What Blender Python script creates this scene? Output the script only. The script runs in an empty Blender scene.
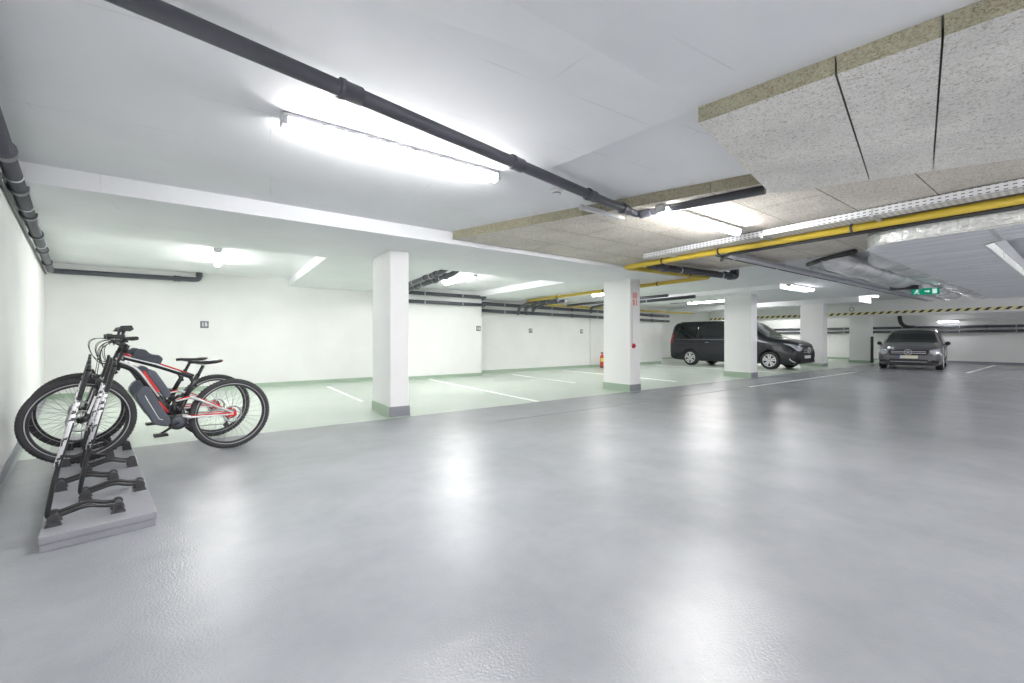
import bpy, bmesh, math, random
from mathutils import Vector, Matrix
random.seed(4)
PI = math.pi
C = bpy.context.scene.collection
SC = bpy.context.scene

# ------------------------------------------------------------------ materials
def _mat(name):
    m = bpy.data.materials.new(name); m.use_nodes = True
    n = m.node_tree.nodes; b = n['Principled BSDF']
    return m, n, m.node_tree.links, b

def simple(name, col, rough=0.5, metal=0.0, coat=0.0, spec=0.5):
    m, n, l, b = _mat(name)
    b.inputs['Base Color'].default_value = (*col, 1)
    b.inputs['Roughness'].default_value = rough
    b.inputs['Metallic'].default_value = metal
    b.inputs['Coat Weight'].default_value = coat
    b.inputs['Coat Roughness'].default_value = 0.06
    b.inputs['Specular IOR Level'].default_value = spec
    # faint wear so that no surface is perfectly even
    tc = n.new('ShaderNodeTexCoord'); no = n.new('ShaderNodeTexNoise'); no.inputs['Scale'].default_value = 6; no.inputs['Detail'].default_value = 3
    mx = n.new('ShaderNodeMixRGB'); mx.inputs['Color1'].default_value = (*[c*.93 for c in col], 1); mx.inputs['Color2'].default_value = (*[min(1, c*1.05) for c in col], 1)
    l.new(tc.outputs['Object'], no.inputs['Vector']); l.new(no.outputs['Fac'], mx.inputs['Fac']); l.new(mx.outputs[0], b.inputs['Base Color'])
    return m

def emis(name, col, s):
    m = bpy.data.materials.new(name); m.use_nodes = True
    n = m.node_tree.nodes; n.clear()
    e = n.new('ShaderNodeEmission'); e.inputs['Color'].default_value = (*col, 1); e.inputs['Strength'].default_value = s
    o = n.new('ShaderNodeOutputMaterial'); m.node_tree.links.new(e.outputs[0], o.inputs[0])
    return m

def ramp(n, stops):
    r = n.new('ShaderNodeValToRGB')
    e = r.color_ramp.elements
    e[0].position, e[0].color = stops[0][0], (*stops[0][1], 1)
    e[1].position, e[1].color = stops[-1][0], (*stops[-1][1], 1)
    for p, c in stops[1:-1]:
        x = e.new(p); x.color = (*c, 1)
    return r

def paint_concrete(name, col, rough=.75, bump=.12, boards=False, dirt=.05):
    m, n, l, b = _mat(name)
    tc = n.new('ShaderNodeTexCoord')
    n1 = n.new('ShaderNodeTexNoise'); n1.inputs['Scale'].default_value = 1.3; n1.inputs['Detail'].default_value = 6
    l.new(tc.outputs['Object'], n1.inputs['Vector'])
    d = tuple(c*(1-dirt) for c in col)
    r = ramp(n, [(.35, d), (.65, col)])
    l.new(n1.outputs['Fac'], r.inputs[0])
    last = r.outputs[0]
    n2 = n.new('ShaderNodeTexNoise'); n2.inputs['Scale'].default_value = 60; n2.inputs['Detail'].default_value = 4
    l.new(tc.outputs['Object'], n2.inputs['Vector'])
    h = n2.outputs['Fac']
    if boards:
        # thin lines left by the formwork boards
        br = n.new('ShaderNodeTexBrick'); br.inputs['Scale'].default_value = 1
        br.inputs['Brick Width'].default_value = 2.6; br.inputs['Row Height'].default_value = .62
        br.inputs['Mortar Size'].default_value = .004; br.inputs['Color1'].default_value = (1, 1, 1, 1)
        br.inputs['Color2'].default_value = (1, 1, 1, 1); br.inputs['Mortar'].default_value = (0, 0, 0, 1)
        mp = n.new('ShaderNodeMapping'); mp.inputs['Rotation'].default_value = (0, 0, .09)
        nw = n.new('ShaderNodeTexNoise'); nw.inputs['Scale'].default_value = 2.2; nw.inputs['Detail'].default_value = 3
        l.new(tc.outputs['Object'], mp.inputs['Vector']); l.new(mp.outputs[0], br.inputs['Vector'])
        l.new(tc.outputs['Object'], nw.inputs['Vector'])
        mx = n.new('ShaderNodeMath'); mx.operation = 'SUBTRACT'; mx.inputs[0].default_value = 1
        l.new(br.outputs['Color'], mx.inputs[1])
        gt = n.new('ShaderNodeMapRange'); gt.inputs['From Min'].default_value = .5; gt.inputs['From Max'].default_value = .62
        gt.inputs['To Max'].default_value = .3
        l.new(nw.outputs['Fac'], gt.inputs['Value'])
        mu = n.new('ShaderNodeMath'); mu.operation = 'MULTIPLY'; l.new(mx.outputs[0], mu.inputs[0]); l.new(gt.outputs[0], mu.inputs[1])
        mc = n.new('ShaderNodeMixRGB'); l.new(mu.outputs[0], mc.inputs['Fac']); l.new(last, mc.inputs['Color1'])
        mc.inputs['Color2'].default_value = (.4, .4, .38, 1); last = mc.outputs[0]
    l.new(last, b.inputs['Base Color'])
    b.inputs['Roughness'].default_value = rough
    bp = n.new('ShaderNodeBump'); bp.inputs['Strength'].default_value = bump; bp.inputs['Distance'].default_value = .004
    l.new(h, bp.inputs['Height']); l.new(bp.outputs[0], b.inputs['Normal'])
    return m

def wall_mat(name, col):
    # painted plaster with scuffs low on the wall
    m = paint_concrete(name, col, .8, .15)
    return m

def floor_mat():
    m, n, l, b = _mat('coated_floor')
    g = n.new('ShaderNodeNewGeometry')
    sep = n.new('ShaderNodeSeparateXYZ'); l.new(g.outputs['Position'], sep.inputs[0])
    nz = n.new('ShaderNodeTexNoise'); nz.inputs['Scale'].default_value = 1.1; nz.inputs['Detail'].default_value = 5; nz.inputs['Roughness'].default_value = .65
    l.new(g.outputs['Position'], nz.inputs['Vector'])
    nf = n.new('ShaderNodeTexNoise'); nf.inputs['Scale'].default_value = 5; nf.inputs['Detail'].default_value = 2
    l.new(g.outputs['Position'], nf.inputs['Vector'])
    def blend(c0, c1):
        f = n.new('ShaderNodeMapRange'); f.inputs['From Min'].default_value = .25; f.inputs['From Max'].default_value = .75
        l.new(nz.outputs['Fac'], f.inputs['Value'])
        x = n.new('ShaderNodeMixRGB'); l.new(f.outputs[0], x.inputs['Fac']); x.inputs['Color1'].default_value = (*c0, 1); x.inputs['Color2'].default_value = (*c1, 1); return x
    grey = blend((.255, .263, .288), (.35, .359, .386)); green = blend((.53, .605, .53), (.62, .69, .615))
    # the green bays start at y = 5.93
    a = n.new('ShaderNodeMath'); a.operation = 'MULTIPLY_ADD'; a.inputs[1].default_value = .02; l.new(nf.outputs['Fac'], a.inputs[0]); l.new(sep.outputs['Y'], a.inputs[2])
    t = n.new('ShaderNodeMath'); t.operation = 'GREATER_THAN'; t.inputs[1].default_value = 5.95; l.new(a.outputs[0], t.inputs[0])
    mx = n.new('ShaderNodeMixRGB'); l.new(t.outputs[0], mx.inputs['Fac']); l.new(grey.outputs[0], mx.inputs['Color1']); l.new(green.outputs[0], mx.inputs['Color2'])
    # filled joint along the drive lane
    d = n.new('ShaderNodeMath'); d.operation = 'SUBTRACT'; d.inputs[1].default_value = 4.86; l.new(a.outputs[0], d.inputs[0])
    d2 = n.new('ShaderNodeMath'); d2.operation = 'ABSOLUTE'; l.new(d.outputs[0], d2.inputs[0])
    d3 = n.new('ShaderNodeMapRange'); d3.inputs['From Min'].default_value = .012; d3.inputs['From Max'].default_value = .06
    d3.inputs['To Min'].default_value = .45; d3.inputs['To Max'].default_value = 0; l.new(d2.outputs[0], d3.inputs['Value'])
    gx = n.new('ShaderNodeMath'); gx.operation = 'GREATER_THAN'; gx.inputs[1].default_value = 3.2; l.new(sep.outputs['X'], gx.inputs[0])
    dm = n.new('ShaderNodeMath'); dm.operation = 'MULTIPLY'; l.new(d3.outputs[0], dm.inputs[0]); l.new(gx.outputs[0], dm.inputs[1])
    m2 = n.new('ShaderNodeMixRGB'); l.new(dm.outputs[0], m2.inputs['Fac']); l.new(mx.outputs[0], m2.inputs['Color1']); m2.inputs['Color2'].default_value = (.17, .17, .18, 1)
    l.new(m2.outputs[0], b.inputs['Base Color'])
    b.inputs['Roughness'].default_value = .24
    b.inputs['Specular IOR Level'].default_value = .75
    f1 = n.new('ShaderNodeTexNoise'); f1.inputs['Scale'].default_value = 95; f1.inputs['Detail'].default_value = 2
    f2 = n.new('ShaderNodeTexNoise'); f2.inputs['Scale'].default_value = 4; f2.inputs['Detail'].default_value = 3
    l.new(g.outputs['Position'], f1.inputs['Vector']); l.new(g.outputs['Position'], f2.inputs['Vector'])
    b1 = n.new('ShaderNodeBump'); b1.inputs['Strength'].default_value = .5; b1.inputs['Distance'].default_value = .004
    b2 = n.new('ShaderNodeBump'); b2.inputs['Strength'].default_value = .2; b2.inputs['Distance'].default_value = .01
    l.new(f1.outputs['Fac'], b1.inputs['Height']); l.new(f2.outputs['Fac'], b2.inputs['Height'])
    l.new(b2.outputs[0], b1.inputs['Normal']); l.new(b1.outputs[0], b.inputs['Normal'])
    return m

def woodwool(name, c0, c1, c2):
    m, n, l, b = _mat(name)
    tc = n.new('ShaderNodeTexCoord')
    n1 = n.new('ShaderNodeTexNoise'); n1.inputs['Scale'].default_value = 70; n1.inputs['Detail'].default_value = 6; n1.inputs['Distortion'].default_value = 1.8
    n2 = n.new('ShaderNodeTexVoronoi'); n2.inputs['Scale'].default_value = 38
    n3 = n.new('ShaderNodeTexNoise'); n3.inputs['Scale'].default_value = 2
    mp = n.new('ShaderNodeMapping'); mp.inputs['Scale'].default_value = (1, .7, 1)
    l.new(tc.outputs['Object'], mp.inputs[0])
    for x in (n1, n2): l.new(mp.outputs[0], x.inputs['Vector'])
    l.new(tc.outputs['Object'], n3.inputs['Vector'])
    r = ramp(n, [(.34, c0), (.46, c1), (.62, c2)])
    l.new(n1.outputs['Fac'], r.inputs[0])
    r3 = ramp(n, [(.35, (.86, .86, .86)), (.65, (1, 1, 1))]); l.new(n3.outputs['Fac'], r3.inputs[0])
    mx = n.new('ShaderNodeMixRGB'); mx.blend_type = 'MULTIPLY'; mx.inputs['Fac'].default_value = 1
    l.new(r.outputs[0], mx.inputs['Color1']); l.new(r3.outputs[0], mx.inputs['Color2']); l.new(mx.outputs[0], b.inputs['Base Color'])
    b.inputs['Roughness'].default_value = .95
    bp = n.new('ShaderNodeBump'); bp.inputs['Strength'].default_value = .8; bp.inputs['Distance'].default_value = .012
    l.new(n1.outputs['Fac'], bp.inputs['Height']); l.new(bp.outputs[0], b.inputs['Normal'])
    return m

def foil(name, rough=.22, col=(.82, .83, .86), bump=.5, stretch=(1, 9, 3), scale=3.0, metal=.6):
    m, n, l, b = _mat(name)
    tc = n.new('ShaderNodeTexCoord'); mp = n.new('ShaderNodeMapping'); mp.inputs['Scale'].default_value = stretch
    n1 = n.new('ShaderNodeTexNoise'); n1.inputs['Scale'].default_value = scale; n1.inputs['Detail'].default_value = 5; n1.inputs['Distortion'].default_value = .6
    l.new(tc.outputs['Object'], mp.inputs[0]); l.new(mp.outputs[0], n1.inputs['Vector'])
    cr = ramp(n, [(.3, tuple(c*.72 for c in col)), (.6, col)]); l.new(n1.outputs['Fac'], cr.inputs[0]); l.new(cr.outputs[0], b.inputs['Base Color'])
    b.inputs['Metallic'].default_value = metal; b.inputs['Roughness'].default_value = rough
    bp = n.new('ShaderNodeBump'); bp.inputs['Strength'].default_value = bump; bp.inputs['Distance'].default_value = .02
    l.new(n1.outputs['Fac'], bp.inputs['Height']); l.new(bp.outputs[0], b.inputs['Normal'])
    return m

def perforated(name):
    m, n, l, b = _mat(name)
    tc = n.new('ShaderNodeTexCoord'); br = n.new('ShaderNodeTexBrick')
    mp = n.new('ShaderNodeMapping'); mp.inputs['Rotation'].default_value = (0, PI/2, PI/2)
    l.new(tc.outputs['Object'], mp.inputs[0]); l.new(mp.outputs[0], br.inputs['Vector'])
    sep = n.new('ShaderNodeSeparateXYZ'); l.new(tc.outputs['Object'], sep.inputs[0])
    def saw(sock, per, lo):
        a = n.new('ShaderNodeMath'); a.operation = 'DIVIDE'; a.inputs[1].default_value = per; l.new(sock, a.inputs[0])
        f = n.new('ShaderNodeMath'); f.operation = 'FRACT'; l.new(a.outputs[0], f.inputs[0])
        g = n.new('ShaderNodeMath'); g.operation = 'LESS_THAN'; g.inputs[1].default_value = lo; l.new(f.outputs[0], g.inputs[0]); return g.outputs[0]
    a = saw(sep.outputs['Y'], .05, .5)
    sm = n.new('ShaderNodeMath'); l.new(sep.outputs['Z'], sm.inputs[0]); l.new(sep.outputs['X'], sm.inputs[1])
    c = saw(sm.outputs[0], .03, .3)
    mu = n.new('ShaderNodeMath'); mu.operation = 'MULTIPLY'; l.new(a, mu.inputs[0]); l.new(c, mu.inputs[1])
    mx = n.new('ShaderNodeMixRGB'); l.new(mu.outputs[0], mx.inputs['Fac']); mx.inputs['Color1'].default_value = (.8, .81, .84, 1); mx.inputs['Color2'].default_value = (.13, .13, .14, 1)
    n.remove(br); l.new(mx.outputs[0], b.inputs['Base Color'])
    b.inputs['Metallic'].default_value = .3; b.inputs['Roughness'].default_value = .4
    return m

def hazard(name):
    m, n, l, b = _mat(name)
    tc = n.new('ShaderNodeTexCoord'); sep = n.new('ShaderNodeSeparateXYZ'); l.new(tc.outputs['Object'], sep.inputs[0])
    ad = n.new('ShaderNodeMath'); l.new(sep.outputs['Y'], ad.inputs[0]); l.new(sep.outputs['Z'], ad.inputs[1])
    dv = n.new('ShaderNodeMath'); dv.operation = 'DIVIDE'; dv.inputs[1].default_value = .27; l.new(ad.outputs[0], dv.inputs[0])
    fr = n.new('ShaderNodeMath'); fr.operation = 'FRACT'; l.new(dv.outputs[0], fr.inputs[0])
    lt = n.new('ShaderNodeMath'); lt.operation = 'LESS_THAN'; lt.inputs[1].default_value = .45; l.new(fr.outputs[0], lt.inputs[0])
    mx = n.new('ShaderNodeMixRGB'); l.new(lt.outputs[0], mx.inputs['Fac']); mx.inputs['Color1'].default_value = (.85, .78, .38, 1); mx.inputs['Color2'].default_value = (.05, .05, .05, 1)
    l.new(mx.outputs[0], b.inputs['Base Color']); b.inputs['Roughness'].default_value = .5
    return m

def dashes(name, base, mark, scale=60, thr=.55, rough=.35):
    # dark tube with broken pale decals
    m, n, l, b = _mat(name)
    tc = n.new('ShaderNodeTexCoord'); no = n.new('ShaderNodeTexNoise'); no.inputs['Scale'].default_value = scale; no.inputs['Detail'].default_value = 2
    l.new(tc.outputs['Object'], no.inputs['Vector'])
    r = ramp(n, [(thr-.02, base), (thr+.02, mark)]); l.new(no.outputs['Fac'], r.inputs[0]); l.new(r.outputs[0], b.inputs['Base Color'])
    b.inputs['Roughness'].default_value = rough
    return m

M = dict(
    ceil=paint_concrete('ceiling_paint', (.80, .81, .83), .8, .1, True),
    wall=wall_mat('wall_paint', (.84, .84, .83)),
    col=paint_concrete('column_paint', (.83, .83, .83), .7, .12, False, .03),
    floor=floor_mat(),
    skirt_green=paint_concrete('green_skirting_paint', (.36, .46, .36), .4, .1),
    skirt_grey=paint_concrete('grey_skirting_paint', (.24, .25, .28), .4, .1),
    line=simple('white_line_paint', (.85, .86, .84), .4),
    wool=woodwool('wood_wool', (.48, .45, .39), (.90, .875, .82), (.97, .955, .92)),
    wool_old=woodwool('wood_wool_older', (.36, .32, .26), (.72, .67, .59), (.85, .81, .74)),
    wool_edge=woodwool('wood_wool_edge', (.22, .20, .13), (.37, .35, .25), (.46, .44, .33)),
    pipe=simple('anthracite_pipe', (.075, .078, .095), .38),
    pipe_dark=simple('black_pipe', (.035, .036, .04), .4),
    yellow=simple('yellow_gas_pipe', (.58, .43, .045), .4),
    steel=simple('galvanised_steel', (.62, .63, .66), .35, .6),
    tray=perforated('perforated_tray'),
    channel=simple('grey_channel', (.50, .51, .55), .4, .3),
    foil=foil('duct_foil', .45, (.92, .93, .96), .4, (7, .5, 2), 2.2, .15),
    duct_side=simple('duct_grey', (.30, .31, .34), .5, .3),
    foil_seam=foil('duct_foil_tape', .3, (.8, .81, .8), 1.0, (1, 1, 1), 22),
    foil_pipe=foil('pipe_foil', .2, (.97, .97, .98), .25, (1, 1, 1), 4, .3),
    lamp=emis('lamp_diffuser', (1, .985, .975), 32),
    lamp_soft=emis('lamp_diffuser_dim', (.97, .97, 1), 7),
    lamp_body=simple('lamp_housing', (.62, .63, .64), .45),
    white=simple('white_plastic', (.82, .82, .82), .4),
    sign=simple('sign_grey', (.17, .17, .20), .5),
    red=simple('red_paint', (.62, .04, .05), .35),
    sign_red=simple('red_sign_print', (.80, .30, .30), .45),
    green_sign=emis('exit_sign_green', (.02, .50, .30), .13),
    white_sign=emis('exit_sign_white', (.8, 1, .92), .22),
    hazard=hazard('hazard_stripes'),
    rubber=simple('rubber', (.025, .025, .027), .75),
    tyre=simple('bike_tyre', (.045, .045, .05), .7),
    black=simple('satin_black', (.02, .02, .023), .35),
    black_gloss=simple('gloss_black', (.015, .015, .018), .18, 0, .5),
    rack=simple('rack_black_paint', (.02, .02, .023), .3),
    rack_wrap=dashes('rack_printed_sleeve', (.04, .04, .045), (.78, .78, .8), 45, .44),
    rack_foot=simple('rack_foot_plastic', (.055, .055, .06), .5),
    platform=paint_concrete('platform_paint', (.33, .335, .365), .38, .1),
    platform_edge=simple('platform_board_edge', (.30, .31, .34), .6),
    chrome=simple('chrome', (.85, .85, .87), .12, 1),
    bright=simple('bright_trim', (.72, .73, .76), .25, .3),
    alu=simple('aluminium', (.70, .70, .72), .28, .9),
    rim_paint=simple('silver_rim_paint', (.66, .66, .68), .35, .15),
    spoke=simple('spoke_steel', (.25, .25, .26), .3, .8),
    rim=simple('black_rim', (.04, .04, .045), .3),
    rim_line=simple('rim_grey_line', (.55, .56, .58), .4),
    frame_white=simple('white_frame_paint', (.80, .80, .80), .2, 0, .4),
    frame_red=simple('red_frame_paint', (.72, .035, .03), .25, 0, .4),
    frame_black=simple('black_frame_paint', (.03, .03, .035), .25, 0, .4),
    battery=simple('battery_grey', (.085, .095, .12), .4),
    fabric=simple('bag_fabric', (.075, .08, .10), .85),
    van=simple('van_paint', (.012, .013, .02), .28, .1, .45),
    carp=simple('car_paint', (.15, .15, .16), .3, .65, 1),
    glass=simple('dark_glass', (.012, .015, .017), .06, 0, 0, .7),
    lens=simple('headlamp_lens', (.62, .65, .70), .1, .5, .5),
    tail=simple('tail_lamp_red', (.55, .03, .05), .2, 0, .6),
    plate=simple('number_plate', (.80, .78, .62), .4),
    plate_w=simple('number_plate_white', (.85, .85, .84), .4),
    blue=simple('plate_blue', (.03, .10, .45), .4),
    label_y=simple('yellow_label', (.8, .62, .08), .4),
    seat=simple('car_seat', (.05, .05, .055), .8),
)

# ------------------------------------------------------------------ mesh helpers
class MB:
    def __init__(s): s.b = bmesh.new(); s.mi = 0
    def _mark(s, n0):
        s.b.faces.ensure_lookup_table()
        for f in s.b.faces[n0:]: f.material_index = s.mi
    def box(s, x0, y0, z0, x1, y1, z1):
        n = len(s.b.faces)
        v = [s.b.verts.new(p) for p in ((x0,y0,z0),(x1,y0,z0),(x1,y1,z0),(x0,y1,z0),(x0,y0,z1),(x1,y0,z1),(x1,y1,z1),(x0,y1,z1))]
        for f in ((3,2,1,0),(4,5,6,7),(0,1,5,4),(1,2,6,5),(2,3,7,6),(3,0,4,7)): s.b.faces.new([v[i] for i in f])
        s._mark(n); return s
    def prism(s, pts, axis, a, b):
        """closed outline pts (p,q) extruded along axis from a to b"""
        n = len(s.b.faces)
        def P(p, q, t):
            return {'z': (p, q, t), 'y': (p, t, q), 'x': (t, p, q)}[axis]
        A = [s.b.verts.new(P(p, q, a)) for p, q in pts]; B = [s.b.verts.new(P(p, q, b)) for p, q in pts]
        s.b.faces.new(A); s.b.faces.new(B[::-1])
        k = len(pts)
        for i in range(k): s.b.faces.new([A[i], B[i], B[(i+1) % k], A[(i+1) % k]])
        s._mark(n); return s
    def tube(s, pts, r, seg=12, cap=True, smooth=True):
        """tube through points; r a number or one per point"""
        n = len(s.b.faces)
        P = [Vector(p) for p in pts]; R = r if isinstance(r, (list, tuple)) else [r]*len(P)
        rings = []; ref = None
        for i, p in enumerate(P):
            if i == 0: t = P[1]-P[0]
            elif i == len(P)-1: t = P[-1]-P[-2]
            else: t = (P[i+1]-P[i]).normalized() + (P[i]-P[i-1]).normalized()
            t.normalize()
            if ref is None:
                ref = Vector((0, 0, 1)) if abs(t.z) < .9 else Vector((1, 0, 0))
            u = (ref - t*ref.dot(t)).normalized(); w = t.cross(u); ref = u
            k = 1.0
            if 0 < i < len(P)-1:
                c = (P[i+1]-P[i]).normalized().dot((P[i]-P[i-1]).normalized()); k = 1/max(.6, math.sqrt((1+c)/2))
            rings.append([s.b.verts.new(p + (u*math.cos(2*PI*j/seg) + w*math.sin(2*PI*j/seg))*R[i]) for j in range(seg)])
        for a, b in zip(rings, rings[1:]):
            for j in range(seg):
                f = s.b.faces.new([a[j], a[(j+1) % seg], b[(j+1) % seg], b[j]]); f.smooth = smooth
        if cap:
            s.b.faces.new(rings[0][::-1]); s.b.faces.new(rings[-1])
        s._mark(n); return s
    def torus(s, c, axis, R, r, seg=48, rs=10, sx=1.0):
        """ring round axis; sx scales the tube along the axis"""
        n = len(s.b.faces); c = Vector(c); ax = Vector(axis).normalized()
        u = ax.orthogonal().normalized(); w = ax.cross(u)
        rings = []
        for i in range(seg):
            a = 2*PI*i/seg; d = u*math.cos(a) + w*math.sin(a)
            rings.append([s.b.verts.new(c + d*(R + r*math.cos(2*PI*j/rs)) + ax*(r*sx*math.sin(2*PI*j/rs))) for j in range(rs)])
        for i in range(seg):
            a, b = rings[i], rings[(i+1) % seg]
            for j in range(rs):
                f = s.b.faces.new([a[j], b[j], b[(j+1) % rs], a[(j+1) % rs]]); f.smooth = True
        s._mark(n); return s
    def lathe(s, prof, c=(0, 0, 0), axis=(0, 0, 1), seg=24, smooth=True):
        """profile (radius, height) turned round axis"""
        n = len(s.b.faces); c = Vector(c); ax = Vector(axis).normalized(); u = ax.orthogonal().normalized(); w = ax.cross(u)
        rings = [[s.b.verts.new(c + ax*h + (u*math.cos(2*PI*j/seg) + w*math.sin(2*PI*j/seg))*max(r, 1e-4)) for j in range(seg)] for r, h in prof]
        for a, b in zip(rings, rings[1:]):
            for j in range(seg):
                f = s.b.faces.new([a[j], a[(j+1) % seg], b[(j+1) % seg], b[j]]); f.smooth = smooth
        s.b.faces.new(rings[0][::-1]); s.b.faces.new(rings[-1])
        s._mark(n); return s
    def sphere(s, c, r, sc=(1, 1, 1), seg=16):
        n = len(s.b.faces)
        mt = Matrix.Translation(c) @ Matrix.Diagonal((r*sc[0], r*sc[1], r*sc[2], 1))
        bmesh.ops.create_uvsphere(s.b, u_segments=seg, v_segments=max(6, seg//2), radius=1, matrix=mt)
        s.b.faces.ensure_lookup_table()
        for f in s.b.faces[n:]: f.smooth = True
        s._mark(n); return s
    def quad(s, *p):
        n = len(s.b.faces); s.b.faces.new([s.b.verts.new(q) for q in p]); s._mark(n); return s
    def build(s, name, mats, parent=None, bevel=0, label=None):
        bmesh.ops.recalc_face_normals(s.b, faces=s.b.faces[:])
        me = bpy.data.meshes.new(name); s.b.to_mesh(me); s.b.free()
        for m in (mats if isinstance(mats, (list, tuple)) else [mats]): me.materials.append(m)
        o = bpy.data.objects.new(name, me); C.objects.link(o)
        if parent: o.parent = parent
        if bevel:
            b = o.modifiers.new('b', 'BEVEL'); b.width = bevel; b.segments = 2; b.limit_method = 'ANGLE'
        if label: o['label'] = label
        return o

def tag(o, label, cat, group=None, kind=None):
    o['label'] = label; o['category'] = cat
    if group: o['group'] = group
    if kind: o['kind'] = kind
    return o
def empty(name, loc=(0, 0, 0), rz=0):
    o = bpy.data.objects.new(name, None); C.objects.link(o); o.location = loc; o.rotation_euler = (0, 0, rz)
    o.empty_display_size = .1
    return o
def struct(o): o['kind'] = 'structure'; return o
def kids(o): return [c for c in C.objects if c.parent == o]
def copy_tree(o, parent=None):
    c = o.copy(); C.objects.link(c); c.parent = parent
    for ch in kids(o): copy_tree(ch, c)
    return c
def arc(p0, p1, p2, n=6):
    p0, p1, p2 = map(Vector, (p0, p1, p2))
    return [(p0*(1-t)**2 + p1*2*t*(1-t) + p2*t*t) for t in [i/n for i in range(n+1)]]
def bend(pts, rad=.12, n=5):
    """polyline with rounded corners"""
    P = [Vector(p) for p in pts]; out = [P[0]]
    for i in range(1, len(P)-1):
        a = P[i] + (P[i-1]-P[i]).normalized()*min(rad, (P[i-1]-P[i]).length*.45)
        b = P[i] + (P[i+1]-P[i]).normalized()*min(rad, (P[i+1]-P[i]).length*.45)
        out += arc(a, P[i], b, n)
    return out + [P[-1]]

# ------------------------------------------------------------------ setting
ZC, ZB = 2.61, 2.45        # slab soffit, beam soffit
struct(MB().box(-6, -8, -.3, 32, 18, 0).build('floor', M['floor']))
# slab over lane and bays
struct(MB().box(-6, -8, ZC, 8.15, 18, 3.3).build('ceiling', M['ceil']))
struct(MB().box(8.15, 3.0, 2.57, 17.5, 18, 3.3).box(8.15, -8, 2.61, 17.5, 3.0, 3.3).build('ceiling', M['ceil']))
struct(MB().box(17.5, -8, 2.92, 32, 18, 3.3).build('ceiling', M['ceil']))
# the part of the slab that dips towards the viewer's side
w = MB(); b_ = w.b
for ring in ([(-1.6, 2.17, ZC), (2.3, 2.84, ZC), (2.28, 1.35, 2.50), (-1.6, 1.35, 2.50)], [(-5.8, 1.35, 2.50), (2.28, 1.35, 2.50), (2.62, .17, 2.50), (2.95, -2, 2.50), (3.0, -8, 2.50), (-5.8, -8, 2.50)]):
    lo = [b_.verts.new(p) for p in ring]; hi = [b_.verts.new((p[0], p[1], ZC+.05)) for p in ring]
    if len(ring) == 4: b_.faces.new([lo[2], lo[1], lo[0]]); b_.faces.new([lo[3], lo[2], lo[0]])
    else: b_.faces.new(lo[::-1])
    b_.faces.new(hi)
    for i in range(len(ring)): b_.faces.new([lo[i], lo[(i+1) % len(ring)], hi[(i+1) % len(ring)], hi[i]])
struct(w.build('ceiling', M['ceil']))
# long beam and the wide bands over each column
struct(MB().box(-3.2, 5.1, ZB, 8.15, 7.12, ZC+.02).build('ceiling_beam', M['ceil']))
struct(MB().box(1.42, 7.12, ZB, 3.35, 14, ZC+.02).build('ceiling_beam', M['ceil']))
struct(MB().box(6.55, 7.12, ZB, 8.5, 14, ZC+.02).build('ceiling_beam', M['ceil']))
struct(MB().box(11.9, 4.8, 2.46, 13.75, 14, 2.6).build('ceiling_beam', M['ceil']))
struct(MB().box(20.5, 5.45, 2.60, 22.0, 16, 2.95).build('ceiling_beam', M['ceil']))
struct(MB().box(24.95, -8, 2.19, 25.4, 16, 2.95).build('ceiling_beam', M['wall']))
struct(MB().box(24.94, -8, 2.29, 24.951, 16, 2.40).build('trim_1', M['hazard']))
# walls
def wallpoly(name, pts, h=3.0): return struct(MB().prism(pts, 'z', 0, h).build(name, M['wall']))
Lx = lambda v: -.43 - .1944*v       # inner line of the left wall
wallpoly('wall_left', [(Lx(-8), -8), (Lx(12), 12), (Lx(12)-.4, 12), (Lx(-8)-.4, -8)])
wallpoly('wall_back', [(-3.3, 11.55), (3.75, 11.55), (3.75, 11.1), (6.70, 11.1), (6.70, 11.85), (17.0, 11.85), (17.0, 14), (17, 16.5), (-3.3, 16.5)])
wallpoly('wall_pilaster', [(12.2, 11.77), (12.9, 11.77), (12.9, 11.9), (12.2, 11.9)])
wallpoly('wall_back_right', [(17.0, 14), (30, 14), (30, 14.4), (17.0, 14.4)])
wallpoly('wall_right', [(28.55, -8), (28.9, -8), (28.9, 14.4), (28.55, 14.4)])
wallpoly('wall_front', [(-6, -8.4), (30, -8.4), (30, -8), (-6, -8)])
# coved skirtings
def skirt(name, a, b, n, mat, h=.10, t=.012):
    a, b, n = Vector(a), Vector(b), Vector(n).normalized()
    m = MB(); bm = m.b
    prof = [(0, 0), (t+.02, 0), (t+.004, .02), (t, .05), (t, h), (0, h)]
    A = [bm.verts.new((a.x+n.x*p, a.y+n.y*p, z)) for p, z in prof]; B = [bm.verts.new((b.x+n.x*p, b.y+n.y*p, z)) for p, z in prof]
    for i in range(len(prof)): bm.faces.new([A[i], B[i], B[(i+1) % 6], A[(i+1) % 6]])
    bm.faces.new(A); bm.faces.new(B[::-1])
    return struct(m.build(name, mat))
skirt('baseboard_left', (Lx(-6), -6), (Lx(5.95), 5.95), (.98, .19), M['skirt_grey'])
skirt('baseboard_left', (Lx(5.95), 5.95), (Lx(11.55), 11.55), (.98, .19), M['skirt_grey'])
skirt('baseboard_back', (-2.66, 11.55), (3.75, 11.55), (0, -1), M['skirt_green'])
skirt('baseboard_back', (3.75, 11.55), (3.75, 11.1), (-1, 0), M['skirt_green'])
skirt('baseboard_back', (3.74, 11.1), (6.70, 11.1), (0, -1), M['skirt_green'])
skirt('baseboard_back', (6.70, 11.85), (12.2, 11.85), (0, -1), M['skirt_green'])
skirt('baseboard_back', (12.19, 11.77), (12.91, 11.77), (0, -1), M['skirt_green'])
skirt('baseboard_back', (12.2, 11.85), (12.2, 11.77), (-1, 0), M['skirt_green'])
skirt('baseboard_back', (12.9, 11.85), (17.0, 11.85), (0, -1), M['skirt_green'])
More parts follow.
